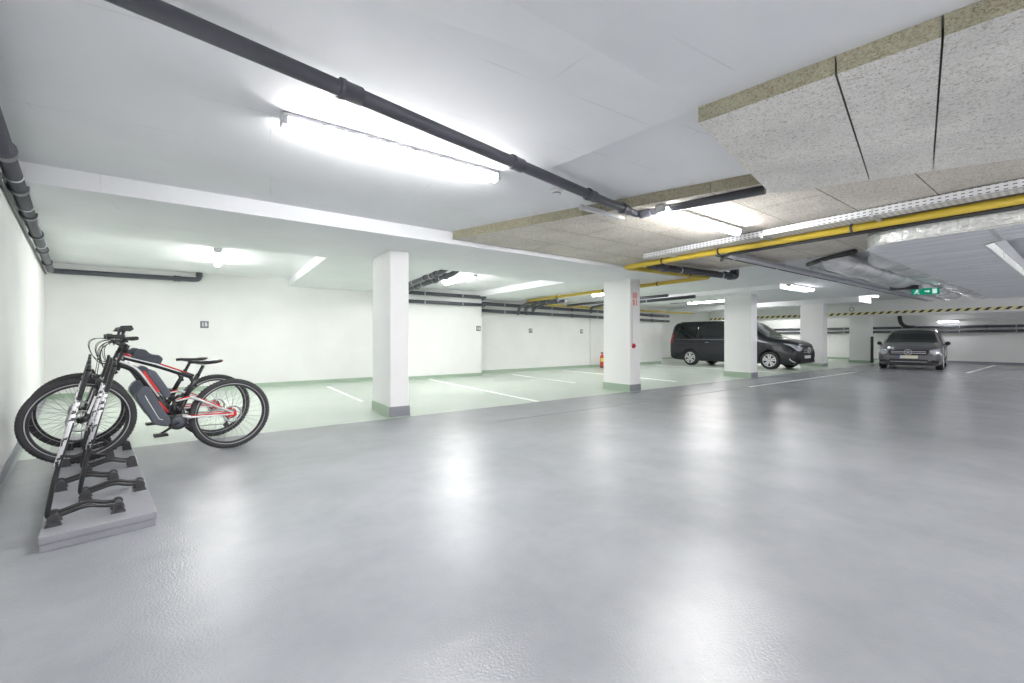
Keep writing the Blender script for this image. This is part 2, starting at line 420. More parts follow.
skirt('baseboard_back', (17, 14), (28.5, 14), (0, -1), M['skirt_green'])
skirt('baseboard_right', (28.55, 5.95), (28.55, 14), (-1, 0), M['skirt_green'])
skirt('baseboard_right', (28.55, -8), (28.55, 5.95), (-1, 0), M['skirt_grey'])
# columns
def column(u, v, w, d, top, hb=.16):
    struct(MB().box(u, v, 0, u+w, v+d, top).build('column', M['col'], bevel=.012))
    m = MB(); e = .012
    m.mi = 0; m.box(u-e, v+.001, 0, u+w+e, v+d+e, hb)
    m.mi = 1; m.box(u-e, v-e, 0, u+w+e, v, hb)
    m.mi = 2; m.box(u-e-.012, v-.02, 0, u+w+e+.01, v+d+.02, .012)
    struct(m.build('baseboard_column', [M['skirt_green'], M['skirt_grey'], M['skirt_green']]))
column(2.05, 5.97, .285, .84, ZB+.01)
column(7.27, 5.86, .34, .76, ZB+.01)
column(12.72, 5.88, .36, .80, 2.47)
column(20.5, 6.62, .42, .85, 2.61, .12)
column(25.0, 6.22, .4, .8, 2.2, .12)
# bay lines
def line(name, a, b, wd=.1):
    a, b = Vector(a), Vector(b); d = (b-a).normalized(); n = Vector((-d.y, d.x))*wd/2
    m = MB(); m.prism([tuple(a-n), tuple(b-n), tuple(b+n), tuple(a+n)], 'z', 0, .0015)
    return struct(m.build(name, M['line']))
for a, b in (((2.17, 10.75), (2.17, 7.8)), ((4.9, 11.0), (4.82, 5.98)), ((7.75, 10.9), (7.62, 7.9)), ((10.3, 11.3), (10.1, 6.6)), ((15.6, 11.2), (15.6, 6.4)),
             ((20.6, 2.58), (27.3, 2.62)), ((20.6, 6.0), (20.6, 5.6))):
    line('floor_marking', a, b)
line('floor_marking', (10.4, 4.86), (18.2, 4.86), .07)

# ------------------------------------------------------------------ insulation boards
eu = lambda v: 2.6 + (5.05-v)*.376
G_INS = 'wood wool insulation boards under the ceiling'
rows = [5.06, 4.48, 3.88, 3.28, 2.68, 2.08, 1.47, .87, .27, -.33, -.93, -1.53, -2.13]
vis = {}
for i, (v1, v0) in enumerate(zip(rows, rows[1:])):
    brk = [b for b in ([4.6, 6.6, 8.1] if i % 2 else [3.9, 5.7, 8.1])]
    x0a, x0b = eu(v0), eu(v1)
    prev = None
    for k, x1 in enumerate(brk):
        g = .004
        if x1 - .3 < max(x0a, x0b) and prev is None: continue
        pa, pb = (x0a, x0b) if prev is None else (prev+2*g, prev+2*g)
        m = MB(); m.mi = 0; m.prism([(pa, v0+g), (x1, v0+g), (x1, v1-g), (pb, v1-g)], 'z', 2.505, ZC)
        o = m.build('insulation_board', [M['wool_old'], M['wool_edge']])
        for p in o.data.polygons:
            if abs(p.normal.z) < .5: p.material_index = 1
        o.data.update()
        vis[(i, k)] = o
        tag(o, 'flat beige wood wool board between the white beam and the yellow pipe', 'insulation board', G_INS)
        prev = x1
# thick boards hanging lower, turned a little against the rest
P1 = Vector((2.275, 1.35)); E1 = Vector((.984, .178)); E2 = Vector((.178, -.984))
rect = lambda e: 1.67 + .27*e
for lab, e0, e1 in (('thick wood wool board at the corner of the dropped field', 0, .638), ('narrow thick wood wool board between the corner board and the wide one', .638, .99),
                    ('wide thick wood wool board running out of the picture at the top', .99, 1.62), ('thick wood wool board behind the wide one, cut by the picture edge', 1.62, 2.25)):
    g = .004
    q = [P1+E1*0+E2*(e0+g), P1+E1*rect(e0)+E2*(e0+g), P1+E1*rect(e1)+E2*(e1-g), P1+E2*(e1-g)]
    o = MB().prism([tuple(p) for p in q], 'z', 2.41, ZC).build('insulation_board', [M['wool'], M['wool_edge']])
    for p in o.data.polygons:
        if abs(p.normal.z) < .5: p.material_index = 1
    tag(o, lab, 'insulation board', 'thick insulation boards')

# ------------------------------------------------------------------ lamps
def make_lamp(L=1.5):
    """batten light along local x, hanging point at z=0 (ceiling), diffuser below"""
    r = empty('ceiling_light')
    n = 8
    prof = [(-.055, -.03), (-.055, -.005), (-.04, 0), (.04, 0), (.055, -.005), (.055, -.03)]
    MB().prism(prof, 'x', -L/2, L/2).build('housing', M['lamp_body'], r, .004)
    dp = [(.05*math.cos(a), -.031 - .055*math.sin(a)) for a in [PI*i/n for i in range(n+1)]]
    m = MB(); m.prism(dp, 'x', -L/2+.02, L/2-.02); m.build('diffuser', M['lamp'], r)
    for s in (-1, 1):
        MB().box(s*(L/2-.01)-.02, -.053, -.075, s*(L/2-.01)+.02, .053, -.004).build('end_cap', M['lamp_body'], r, .01)
    for k in range(5):
        x = -L/2+.15 + k*(L-.3)/4
        for sy in (-1, 1):
            MB().box(x-.012, sy*.056-.004, -.04, x+.012, sy*.056+.004, -.01).build('clip', M['steel'], r)
    return r
proto = make_lamp(1.55)
lamps = [(1.17, 3.05, 2.61, 0, 'long ceiling lamp in front of the white beam, beside the dark pipe'),
         (4.4, 2.55, 2.50, 0, 'ceiling lamp under the beige insulation boards beside the cable tray'),
         (0.0, 8.95, 2.61, PI/2, 'ceiling lamp seen end-on above the two bicycles'),
         (4.75, 8.9, 2.61, PI/2, 'ceiling lamp between the two drain pipes and the cross beam, by the first column'),
         (9.95, 8.75, 2.61, PI/2, 'ceiling lamp half hidden behind the column with the red sign'),
         (14.8, 8.4, 2.57, PI/2, 'ceiling lamp above the rear of the black van'),
         (26.6, 10.9, 2.36, PI/2, 'ceiling lamp above the windscreen of the black van'),
         (27.9, 4.1, 2.0, PI/2, 'small lamp behind the hazard striped beam beside the grey car'),
         (19.0, 9.5, 2.92, PI/2, 'ceiling lamp behind the fourth column'),
         (12.75, 4.62, 2.56, 0, 'ceiling lamp at the edge of the ceiling band over the third column'),
         (21.2, 5.25, 2.92, 0, 'ceiling lamp seen at the end of the beam over the fourth column')]
for i, (u, v, z, rz, lab) in enumerate(lamps):
    o = proto if i == 0 else copy_tree(proto)
    o.location = (u, v, z); o.rotation_euler.z = rz
    tag(o, lab, 'lamp', 'ceiling lamps')
    o.scale.x = {0: 1.07, 7: .45}.get(i, 1)
    if i in (7, 9, 10):
        for ch in kids(o):
            if ch.name.startswith('diffuser'): ch.data = ch.data.copy(); ch.data.materials[0] = M['lamp_soft']
# lamps added out of view, behind and beside the camera, to light the foreground
for (u, v, z) in ((-.2, -1.4, 2.5), (4.6, -1.9, 2.5), (9.5, -1.9, 2.6), (14.5, -1.9, 2.6), (19.5, .0, 2.9), (2.2, -3.6, 2.5), (-2.6, -3.2, 2.5), (7, -3.6, 2.6), (12, -3.6, 2.6), (22.6, -2.5, 2.9), (26.9, -3, 2.3)):
    o = copy_tree(proto); o.location = (u, v, z)
    tag(o, 'ceiling lamp added beyond the view to light the foreground', 'lamp', 'ceiling lamps')

# ------------------------------------------------------------------ pipes
def pipe_run(name, pts, r, mat, label, cat='pipe', couplings=(), clamps=(), rad=.12, clamp_top=None, group=None, cmat=None, clmat=None):
    root = empty(name, pts[0]); off = Vector(pts[0])
    path = bend([Vector(p)-off for p in pts], rad)
    MB().tube(path, r, 14).build('tube', mat, root)
    P = [Vector(p)-off for p in pts]; seglen = [(b-a).length for a, b in zip(P, P[1:])]
    def at(d):
        for a, b, L in zip(P, P[1:], seglen):
            if d <= L: return a.lerp(b, d/L), (b-a).normalized()
            d -= L
        return P[-1], (P[-1]-P[-2]).normalized()
    for d in couplings:
        c, t = at(d)
        MB().lathe([(r*1.02, -.075), (r*1.3, -.072), (r*1.32, -.045), (r*1.22, -.04), (r*1.22, .05), (r*1.02, .053)], c, t, 20).build('coupling', cmat or mat, root)
    for d in clamps:
        c, t = at(d)
        m = MB().torus(c, t, r*1.08, .005, 20, 6, 3)
        if clamp_top: 
            e = Vector(clamp_top)
            if abs(e.z) > .5: q = Vector((c.x, c.y, e.z-off.z)) if False else c + Vector((0, 0, clamp_top[2]))
            else: q = c + e
            m.tube([c + (q-c).normalized()*r, q], .004, 6)
        m.build('clamp', clmat or M['steel'], root)
    return tag(root, label, cat, group)

pipe_run('drain_pipe', [(-.80, 2.12, 2.50), (3.12, 2.80, 2.50), (3.66, 2.85, 2.49), (3.93, 1.70, 2.47)], .042, M['pipe'],
         'dark grey drain pipe crossing the near ceiling past the long lamp', couplings=(1.42, 2.72, 3.72, 4.3, 4.62), clamps=(), rad=.06)
wl = lambda v, d=.08: Lx(v) + d
lp = [(wl(0.5), .5, 2.44), (wl(11.42), 11.42, 2.44), (-.42, 11.46, 2.45), (-.33, 11.46, 2.47), (-.33, 11.46, 2.6)]
pipe_run('drain_pipe', lp, .05, M['pipe'], 'dark grey drain pipe high along the left wall, turning the corner', couplings=(3.9, 4.9, 6.0, 7.2, 8.5, 9.9, 13.0, 13.55), clamps=(4.5, 5.6, 8.0), clamp_top=(-.07, 0, 0), rad=.1)
pipe_run('conduit', [(wl(0.5, .02), .5, 2.37), (wl(11.4, .02), 11.4, 2.37)], .012, M['pipe_dark'], 'thin dark conduit under the pipe on the left wall', 'conduit')
# pair on the protruding wall by the first column
for z, lab in ((2.43, 'upper black pipe on the protruding wall behind the first column'), (2.19, 'lower black pipe on the protruding wall behind the first column')):
    pipe_run('drain_pipe', [(3.85, 10.98, z), (6.70, 10.98, z), (6.80, 11.3, z-.05), (6.80, 11.66, z-.1)], .05, M['pipe'], lab, clamps=(.9, 2.1), clamp_top=(0, 0, .12), couplings=(2.85,), rad=.08)
for z, lab in ((2.31, 'upper black pipe on the recessed wall with the parking number plates'), (2.08, 'lower black pipe on the recessed wall with the parking number plates')):
    pipe_run('drain_pipe', [(6.85, 11.70, z), (17.3, 11.70, z-.11)], .055, M['pipe'], lab, clamps=(1.1, 3.2, 5.6, 8.0, 10.1), couplings=(2.1, 4.3, 6.9, 9.2), rad=.12)
# drain pair dropping from the ceiling near the first column
for k, (dx, lab) in enumerate(((0, 'shorter of the two black pipes slanting under the ceiling by the first column'), (.28, 'longer of the two black pipes slanting under the ceiling by the first column'))):
    pipe_run('drain_pipe', [(3.72+dx, 7.5+.1*k, 2.56), (3.7+dx, 7.75, 2.5), (3.62+dx, 11.0-.25*k, 2.36), (3.62+dx, 11.02-.25*k, 2.25)], .055, M['pipe'], lab, couplings=(.5, 1.0, 2.0), clamps=(.7, 1.6, 2.5), clamp_top=(0, 0, .1), rad=.06)
# yellow gas pipe: comes along the tray, steps sideways, goes on over the bays
YZ = 2.385
pipe_run('gas_pipe', [(5.86, -3, YZ+.01), (5.74, 4.72, YZ), (8.02, 4.52, YZ), (8.06, 10.4, YZ-.02)], .042, M['yellow'],
         'yellow gas pipe beside the cable tray, stepping over to the parking bays', clamps=(1.5, 3.1, 4.6, 6.1, 7.0, 9.4, 11.2, 12.8, 14.6), clamp_top=(0, 0, .14), rad=.05, couplings=(), clmat=M['pipe_dark'])
pipe_run('gas_pipe', [(8.06, 10.4, YZ-.02), (8.8, 11.6, 2.40), (11.2, 11.6, 2.38), (17.2, 11.6, 2.38), (19.6, 11.8, 2.42)], .035, M['yellow'], 'thin yellow gas pipe along the wall above the black pipes', clamps=(3.2, 5.3, 9.2), couplings=(4.2, 4.45, 11.2), rad=.1)
pipe_run('drain_pipe', [(5.92, -3, 2.345), (5.84, 3.0, 2.34), (6.3, 3.35, 2.36)], .022, M['pipe_dark'], 'black pipe hanging just below the yellow pipe', rad=.05)
for k, (v, z, lab) in enumerate(((4.45, 2.41, 'upper black pipe inside the step of the yellow pipe'), (4.36, 2.37, 'lower black pipe inside the step of the yellow pipe'))):
    pipe_run('drain_pipe', [(6.0, v, z), (8.3, v-.2, z), (8.38, v-.2, z+.02), (8.38, v-.2, 2.52)], .052, M['pipe'], lab, couplings=(.3, 2.2), clamps=(.7, 1.9), rad=.05)
for k in range(3):
    pipe_run('drain_pipe', [(8.2+.32*k, 9.6, 2.34), (8.2+.32*k, 10.6, 2.32), (8.3+.32*k, 11.3, 2.2), (8.35+.32*k, 11.45, 2.12-.14*(k == 0))], .05, M['pipe'],
             ('leftmost', 'middle', 'rightmost')[k] + ' of the three black pipes dropping from the end of the yellow pipe', couplings=(.5,), rad=.15)
pipe_run('drain_pipe', [(11.3, 10.9, 2.10), (11.3, 10.9, 2.30), (11.3, 10.3, 2.36), (11.5, 6.9, 2.40)], .05, M['pipe'], 'bent black pipe seen between the second and third columns', rad=.12, clamps=(1.4, 2.6))
pipe_run('drain_pipe', [(10.4, 11.2, 2.36), (10.9, 7.4, 2.44)], .045, M['pipe'], 'straight black pipe above the bent one between two columns', rad=.12)
pipe_run('drain_pipe', [(14.0, 7.4, 2.5), (14.0, 9.4, 2.5)], .04, M['pipe_dark'], 'short black pipe under the ceiling behind the third column')
for z, lab in ((1.71, 'upper black pipe on the far wall behind the grey car'), (1.50, 'lower black pipe on the far wall behind the grey car')):
    pipe_run('drain_pipe', [(28.4, -6, z), (28.4, 13.6, z)], .06, M['pipe'], lab, clamps=(3.5, 6.4, 8.1, 9.8, 11.8, 14.2), clamp_top=(.12, 0, 0), couplings=(5, 9, 13))
pipe_run('drain_pipe', [(28.3, 5.9, 2.45), (28.3, 5.85, 1.95), (28.3, 5.65, 1.74), (28.32, 5.3, 1.72)], .085, M['pipe_dark'], 'thick black bent pipe above the grey car', rad=.15)
pipe_run('conduit', [(27.9, -3, 2.02), (27.9, 3.9, 2.02)], .05, M['white'], 'white conduit below the hazard striped beam', 'conduit')

# cable tray (perforated) and the closed channel
t = empty('cable_tray', (5.58, 0, 2.42)); 
MB().box(-.1, -3, 0, .1, 4.15, .003).box(-.1, -3, 0, -.097, 4.15, .075).box(.097, -3, 0, .1, 4.15, .075).build('tray_body', M['tray'], t)
MB().box(-.1, 4.15, 0, .1, 4.155, .075).build('end_plate', M['tray'], t)
for y in (-1.5, 0, 1.35, 2.4, 3.75):
    MB().box(-.12, y-.015, -.02, .2, y+.015, 0).tube([(-.11, y, 0), (-.11, y, .19)], .005, 6).tube([(.13, y, 0), (.13, y, .19)], .005, 6).build('bracket', M['steel'], t)
tag(t, 'white perforated cable tray running beside the yellow pipe', 'cable tray')
t = empty('cable_channel', (6.1, 3.25, 2.40))
MB().box(0, -.07, 0, 13.2, .07, .06).build('channel_body', M['channel'], t, .006)
MB().box(0, .07, -.008, 13.2, .085, .02).build('dark_edge', M['pipe_dark'], t)
for k in range(9):
    MB().box(.5+k*1.5, -.09, -.012, .53+k*1.5, .09, 0).tube([(.515+k*1.5, -.08, 0), (.515+k*1.5, -.08, .19)], .005, 6).build('bracket', M['steel'], t)
tag(t, 'grey closed cable channel with a dark edge crossing below the lane ceiling', 'cable channel')
pipe_run('conduit', [(8.6, 2.95, 2.40), (19.0, 2.95, 2.40)], .03, M['steel'], 'thin foil wrapped pipe between the cable channel and the ribbed duct', 'pipe', clamps=(1, 2.3, 3.6, 5, 6.5, 8))

# big flat foil duct with a branch, rounded corner
t = empty('air_duct', (5.95, 1.6, 2.2))
def rc(pts):  # outline in local x (along u), y (along v)
    return pts
ol = [(.42, 0)] + [(.42-.42*math.sin(a), -.42+.42*math.cos(a)) for a in [PI/2*i/8 for i in range(1, 9)]]
ol += [(0, -4.6), (.82, -4.6), (.82, -.98), (1.0, -.86), (10.6, -.86), (10.6, 0)]
m = MB(); m.prism(ol, 'z', 0, .13); o = m.build('duct_body', [M['foil'], M['foil_seam']], t, .012)
for p in o.data.polygons:
    if abs(p.normal.z) < .5: p.material_index = 1
ol2 = [(x + (.012 if x < .5 else 0), y*1.0 - .012) for x, y in ol]
MB().prism([(max(.015, x), min(-.015, y)) for x, y in ol], 'z', .13, .30).build('duct_upper', M['duct_side'], t)
m = MB()
edge = ol[:9] + [(0, -4.6)]
m.tube([(x, y, .006) for x, y in ([(10.6, 0)] + edge)], .012, 8)
m.tube([(x, y, .13) for x, y in ([(10.6, 0)] + edge)], .012, 8)
m.tube([(.82, -4.6, .006), (.82, -.98, .006), (1.0, -.86, .006), (10.6, -.86, .006)], .014, 8)
m.build('edge_tape', M['foil_seam'], t)
for y in (-1.0, -2.2):
    MB().box(-.004, y-.02, -.003, .824, y+.02, .132).build('tape_band', M['foil_seam'], t)
for x in (2.6, 4.9, 7.4):
    MB().box(x-.02, -.865, -.003, x+.02, .004, .132).build('tape_band', M['foil_seam'], t)
tag(t, 'wide flat silver foil wrapped air duct with a rounded corner', 'duct')
# ribbed round foil duct
t = empty('round_duct', (8.0, 2.30, 2.44))
for yy, ph in ((-.36, 0), (.26, .7)):
    pp = []; rr = []
    for i in range(150):
        x = i*.066; pp.append((x, yy, 0)); rr.append((.20 + .06*abs(math.sin((x+ph)*PI/1.5))**.6)*min(1, .25+x*1.1))
    m = MB().tube(pp, rr, 24)
    o = m.build('duct_tube', M['foil_pipe'], t); o.scale.z = .62
    for k in range(6):
        MB().torus((1.5*(k+1)-ph, yy, 0), (1, 0, 0), .208, .006, 28, 6, 4).build('strap', M['steel'], t); kids(t)[-1].scale.z = .62
MB().tube(bend([(.35, .62, .0), (.0, .3, .0), (-.25, -.2, .02)], .3), .036, 16).build('insulated_elbow', M['pipe_dark'], t, label='black elbow joining the silver duct')
tag(t, 'bulging double silver foil duct between the cable channel and the flat duct', 'duct')

# exit sign under the duct
t = empty('exit_sign', (12.6, 2.2, 2.12), math.radians(-62))
MB().box(-.25, -.02, 0, .25, .02, .15).build('sign_box', M['green_sign'], t, .005)
f = -.0215
def flat(name, polys, mat, parent, y=-.0225, th=.001):
    m = MB()
    for p in polys: m.prism(p, 'y', y, y-th)
    return m.build(name, mat, parent)
E2_ = [[(.12, .02), (.20, .02), (.20, .13), (.12, .13)], [(-.02, .06), (.04, .06), (.04, .04), (.08, .075), (.04, .11), (.04, .09), (-.02, .09)],
       [(-.17, .10), (-.145, .10), (-.145, .125), (-.17, .125)], [(-.20, .09), (-.13, .095), (-.12, .075), (-.15, .075), (-.15, .05), (-.11, .03), (-.12, .015), (-.165, .045), (-.20, .015), (-.215, .025), (-.18, .06), (-.18, .08), (-.205, .075)]]
flat('door_symbol', E2_[:1], M['white_sign'], t); flat('arrow_symbol', E2_[1:2], M['white_sign'], t); flat('running_figure', E2_[2:], M['white_sign'], t)
m = MB().tube([(-.2, 0, .15), (-.2, 0, .3)], .006, 6).tube([(.2, 0, .15), (.2, 0, .3)], .006, 6); m.build('hanger', M['steel'], t)
t.scale = (.9, 1, .9)
tag(t, 'green emergency exit sign with running figure, hung below the silver duct', 'exit sign')
t = empty('sign_light', (12.45, 2.75, 2.3)); MB().tube([(0, 0, 0), (.0, -.5, -.02)], .05, 14).build('light_body', M['pipe_dark'], t)
MB().lathe([(.052, -.02), (.056, 0), (.052, .02)], (0, -.5, -.02), (0, 1, 0)).build('light_rim', M['steel'], t)
tag(t, 'dark cylinder fitting beside the emergency exit sign', 'fitting')

# smoke detector, small bracket, wall boxes
t = empty('smoke_detector', (2.70, 3.06, ZC))
MB().lathe([(.055, 0), (.06, -.012), (.052, -.028)], seg=28).build('detector_base', M['white'], t)
MB().lathe([(.036, -.028), (.034, -.045), (.012, -.052)], seg=24).build('sensor_head', M['white'], t)
MB().torus((0, 0, -.036), (0, 0, 1), .0355, .003, 24, 6).build('sensor_slot', M['sign'], t)
tag(t, 'round white smoke detector on the ceiling beside the long lamp', 'smoke detector')
t = empty('ceiling_rail', (3.32, 3.05, 2.51)); MB().box(-.3, -.02, -.035, .35, .02, .01).build('rail_body', M['lamp_body'], t, .004)
MB().box(-.31, -.022, -.037, -.29, .022, .01).build('rail_end', M['steel'], t); tag(t, 'short grey mounting rail on the ceiling beside the dark pipe bend', 'rail')

def number_sign(loc, rz, txt, label, size=.155):
    t = empty('number_plate_sign', loc, rz)
    MB().box(-size/2, 0, -size/2, size/2, .006, size/2).build('plate', M['sign'], t, .004)
    c = bpy.data.curves.new('digits', 'FONT'); c.body = txt; c.size = size*.72; c.align_x = 'CENTER'; c.align_y = 'CENTER'; c.extrude = .001; c.offset = .003
    o = bpy.data.objects.new('digits', c); C.objects.link(o)
    dg = bpy.context.evaluated_depsgraph_get(); me = bpy.data.meshes.new_from_object(o.evaluated_get(dg))
    bpy.data.objects.remove(o, do_unlink=True); bpy.data.curves.remove(c)
    me.materials.clear(); me.materials.append(M['white'])
    o = bpy.data.objects.new('digits', me); C.objects.link(o); o.parent = t; o.rotation_euler = (PI/2, 0, 0); o.location = (0, -.002, 0)
    return tag(t, label, 'parking number sign', 'parking number signs')
number_sign((-.24, 11.54, 1.47), 0, '15', 'small grey parking sign reading 15 above the bicycles')
number_sign((6.58, 11.09, 1.47), 0, '16', 'small dark parking sign at the edge of the protruding wall')
number_sign((9.2, 11.84, 1.44), 0, '17', 'small grey parking sign on the recessed wall below three dropping pipes')
number_sign((11.75, 11.84, 1.44), 0, '18', 'small grey parking sign left of the pilaster and extinguisher')

# fire extinguisher by the pilaster
t = empty('fire_extinguisher', (12.53, 11.48, 0))
MB().lathe([(.05, .02), (.075, .03), (.08, .08), (.08, .42), (.06, .49), (.03, .52), (.03, .56)], seg=24).build('cylinder_body', M['red'], t)
MB().lathe([(.0805, .24), (.0812, .25), (.0812, .37), (.0805, .38)], seg=24).build('label_sleeve', M['label_y'], t)
MB().box(-.02, -.02, .55, .02, .02, .6).box(-.09, -.012, .60, .03, .012, .615).box(-.09, -.01, .57, .01, .01, .58).build('valve', M['black'], t)
MB().tube(bend([(.02, 0, .57), (.12, 0, .55), (.12, 0, .2), (.09, 0, .15)], .06), .01, 8).build('hose', M['rubber'], t)
MB().lathe([(.078, 0), (.082, .02), (.078, .05)], seg=24).build('foot_ring', M['black'], t)
tag(t, 'red fire extinguisher with yellow band standing beside the second column', 'fire extinguisher')
t = empty('extinguisher_sign', (7.42, 5.853, 2.02))
MB().box(-.08, -.004, -.15, .08, 0, .15).build('sign_panel', M['white'], t)
MB().box(-.07, -.006, .01, -.005, -.004, .14).box(.005, -.006, .01, .07, -.004, .14).box(-.07, -.006, -.14, -.005, -.004, -.01).box(.03, -.006, -.14, .07, -.004, -.01).build('red_print', M['sign_red'], t)
tag(t, 'small red and white safety sign high on the second column', 'sign')
t = empty('alarm_button', (7.36, 5.85, 1.0))
MB().lathe([(.05, 0), (.055, .02), (.04, .04)], (0, 0, 0), (0, -1, 0), 20).build('button_body', M['red'], t)
MB().lathe([(.02, .04), (.018, .05)], (0, 0, 0), (0, -1, 0), 16).build('button', M['black'], t)
MB().tube([(-.05, -.012, .0), (-.05, -.012, 1.4)], .006, 6).build('cable', M['lamp_body'], t)
tag(t, 'small red alarm device on the narrow face of the second column', 'alarm')
t = empty('corner_guard', (24.99, 6.21, 0)); MB().box(-.0, -.012, 0.02, .4, 0, 1.25).build('guard_strip', M['rubber'], t, .003)
MB().box(.02, -.016, .05, .05, -.012, 1.2).build('guard_ridge', M['black'], t); tag(t, 'black rubber protector on the lower half of the column beside the grey car', 'column protector')
t = empty('hook_ring', (24.9, 6.9, 2.56)); MB().torus((0, 0, 0), (1, .2, 0), .09, .01, 28, 8).build('ring', M['pipe_dark'], t)
MB().tube([(0, 0, .09), (0, 0, .36)], .01, 6).build('hanger', M['steel'], t); tag(t, 'dark ring hanging above the hazard stripe', 'ring')

# ------------------------------------------------------------------ bike rack
RA = math.radians(10)
plat = empty('rack_platform', (-.79, 3.30, 0), RA)
MB().box(.0, 0, .045, .49, 3.35, .085).build('top_board', M['platform'], plat, .004)
MB().box(.004, .004, 0, .486, 3.346, .040).build('lower_board', M['platform'], plat, .004)
MB().box(.008, .008, .036, .482, 3.342, .048).build('joint', M['platform_edge'], plat)
tag(plat, 'low grey two-layer platform under the bicycle rack by the left wall', 'platform')

def make_stand(h=.88):
    """one wheel holder: origin at left end of its base, x towards the lane"""
    s = empty('bike_stand')
    g = .088; r = .0115
    for sy in (-1, 1):
        y = sy*g/2
        pts = [(.30, y, .05), (.24, y, .055), (.17, y, .085), (0.0, y, .04), (.03, y, .25), (.155, y, h-.06), (.17, y, h)]
        MB().tube(bend(pts, .045, 5), r, 10).build('tube', M['rack'], s)
        MB().tube([(.043, y, .34), (.128, y, h-.17)], r*1.22, 10).build('printed_sleeve', M['rack_wrap'], s, label='black tube sleeve with white print')
    MB().tube(arc((.17, -g/2, h), (.175, 0, h+.06), (.17, g/2, h), 8), r, 10).build('top_loop', M['rack'], s)
    for x, z in ((.03, .045), (.30, .045)):
        MB().tube([(x, -.048, z), (x, .048, z)], .017, 14).build('cross_tube', M['rack_foot'], s)
        for sy in (-1, 1):
            m = MB(); m.lathe([(.026, -.012), (.026, .012)], (x, sy*.05, z), (0, 1, 0), 18)
            m.prism([(x-.035, 0), (x+.035, 0), (x+.02, z), (x-.02, z)], 'y', sy*.05-.012, sy*.05+.012)
            m.build('foot', M['rack_foot'], s, .003)
    return s
st = make_stand()
axis2 = Vector((-math.sin(RA), math.cos(RA))); axis1 = Vector((math.cos(RA), math.sin(RA)))
labs = ['bicycle stand nearest to the viewer at the front edge of the platform', 'second bicycle stand from the front, set towards the lane', 'third bicycle stand from the front, set towards the wall',
        'fourth bicycle stand from the front, under the near bicycle wheel', 'bicycle stand holding the front wheel of the near bicycle', 'bicycle stand between the two bicycles', 'bicycle stand holding the front wheel of the far bicycle']
for i, lab in enumerate(labs):
    o = st if i == 0 else copy_tree(st)
    d = (.20, .60, .98, 1.38, 1.77, 2.13, 2.50)[i]
    off = .02 if i % 2 == 0 else .145
    p = Vector((-.79, 3.30)) + axis2*d + axis1*off
    o.location = (p.x, p.y, .085); o.rotation_euler.z = RA
    tag(o, lab, 'bicycle stand', 'row of bicycle stands on the platform')

# ------------------------------------------------------------------ bicycles
def bike_wheel(name, parent, c, disc=.085):
    R = .338
    m = MB().torus(c, (0, 1, 0), R, .027, 64, 10)
    # tread blocks
    for i in range(72):
        a = 2*PI*i/72
        for y in (-.012, .012):
            rr = R+.0262; ca, sa = math.cos(a+(.04 if y > 0 else 0)), math.sin(a+(.04 if y > 0 else 0))
            p = Vector((c[0]+rr*ca, c[1]+y, c[2]+rr*sa))
            tx = Vector((-sa, 0, ca)); nx = Vector((ca, 0, sa)); yy = Vector((0, 1, 0))
            vs = []
            for k in (-.001, .0022):
                for (aa, bb) in ((-1, -1), (1, -1), (1, 1), (-1, 1)):
                    vs.append(m.b.verts.new(p + tx*.006*aa + yy*.006*bb + nx*k))
            m.b.faces.new(vs[4:]);
            for q in range(4): m.b.faces.new([vs[q], vs[(q+1) % 4], vs[4+(q+1) % 4], vs[4+q]])
    w = m.build(name, M['tyre'], parent)
    MB().torus(c, (0, 1, 0), .303, .012, 64, 8, 1.1).build('rim', M['rim'], w)
    m = MB()
    for sy in (-1, 1): m.torus((c[0], c[1]+sy*.0235, c[2]), (0, 1, 0), .315, .0035, 64, 6)
    m.build('reflective_line', M['rim_line'], w)
    m = MB()
    for i in range(28):
        a = 2*PI*i/28; side = 1 if i % 2 else -1; b = a + (.5 if (i//2) % 2 else -.5)
        m.tube([(c[0]+.022*math.cos(b), c[1]+side*.028, c[2]+.022*math.sin(b)), (c[0]+.295*math.cos(a), c[1]+side*.003, c[2]+.295*math.sin(a))], .0013, 4, False)
    m.build('spokes', M['spoke'], w)
    MB().lathe([(.012, -.05), (.012, -.035), (.026, -.032), (.026, -.025), (.016, -.018), (.016, .018), (.026, .025), (.026, .032), (.012, .035), (.012, .05)], c, (0, 1, 0), 20).build('hub', M['black'], w)
    m = MB().torus((c[0], c[1]+.04, c[2]), (0, 1, 0), disc, .008, 40, 4, .15)
    for k in range(5):
        a = 2*PI*k/5
        m.tube([(c[0]+.02*math.cos(a), c[1]+.04, c[2]+.02*math.sin(a)), (c[0]+disc*math.cos(a+.4), c[1]+.04, c[2]+disc*math.sin(a+.4))], .004, 6)
    m.build('brake_disc', M['alu'], w)
    return w

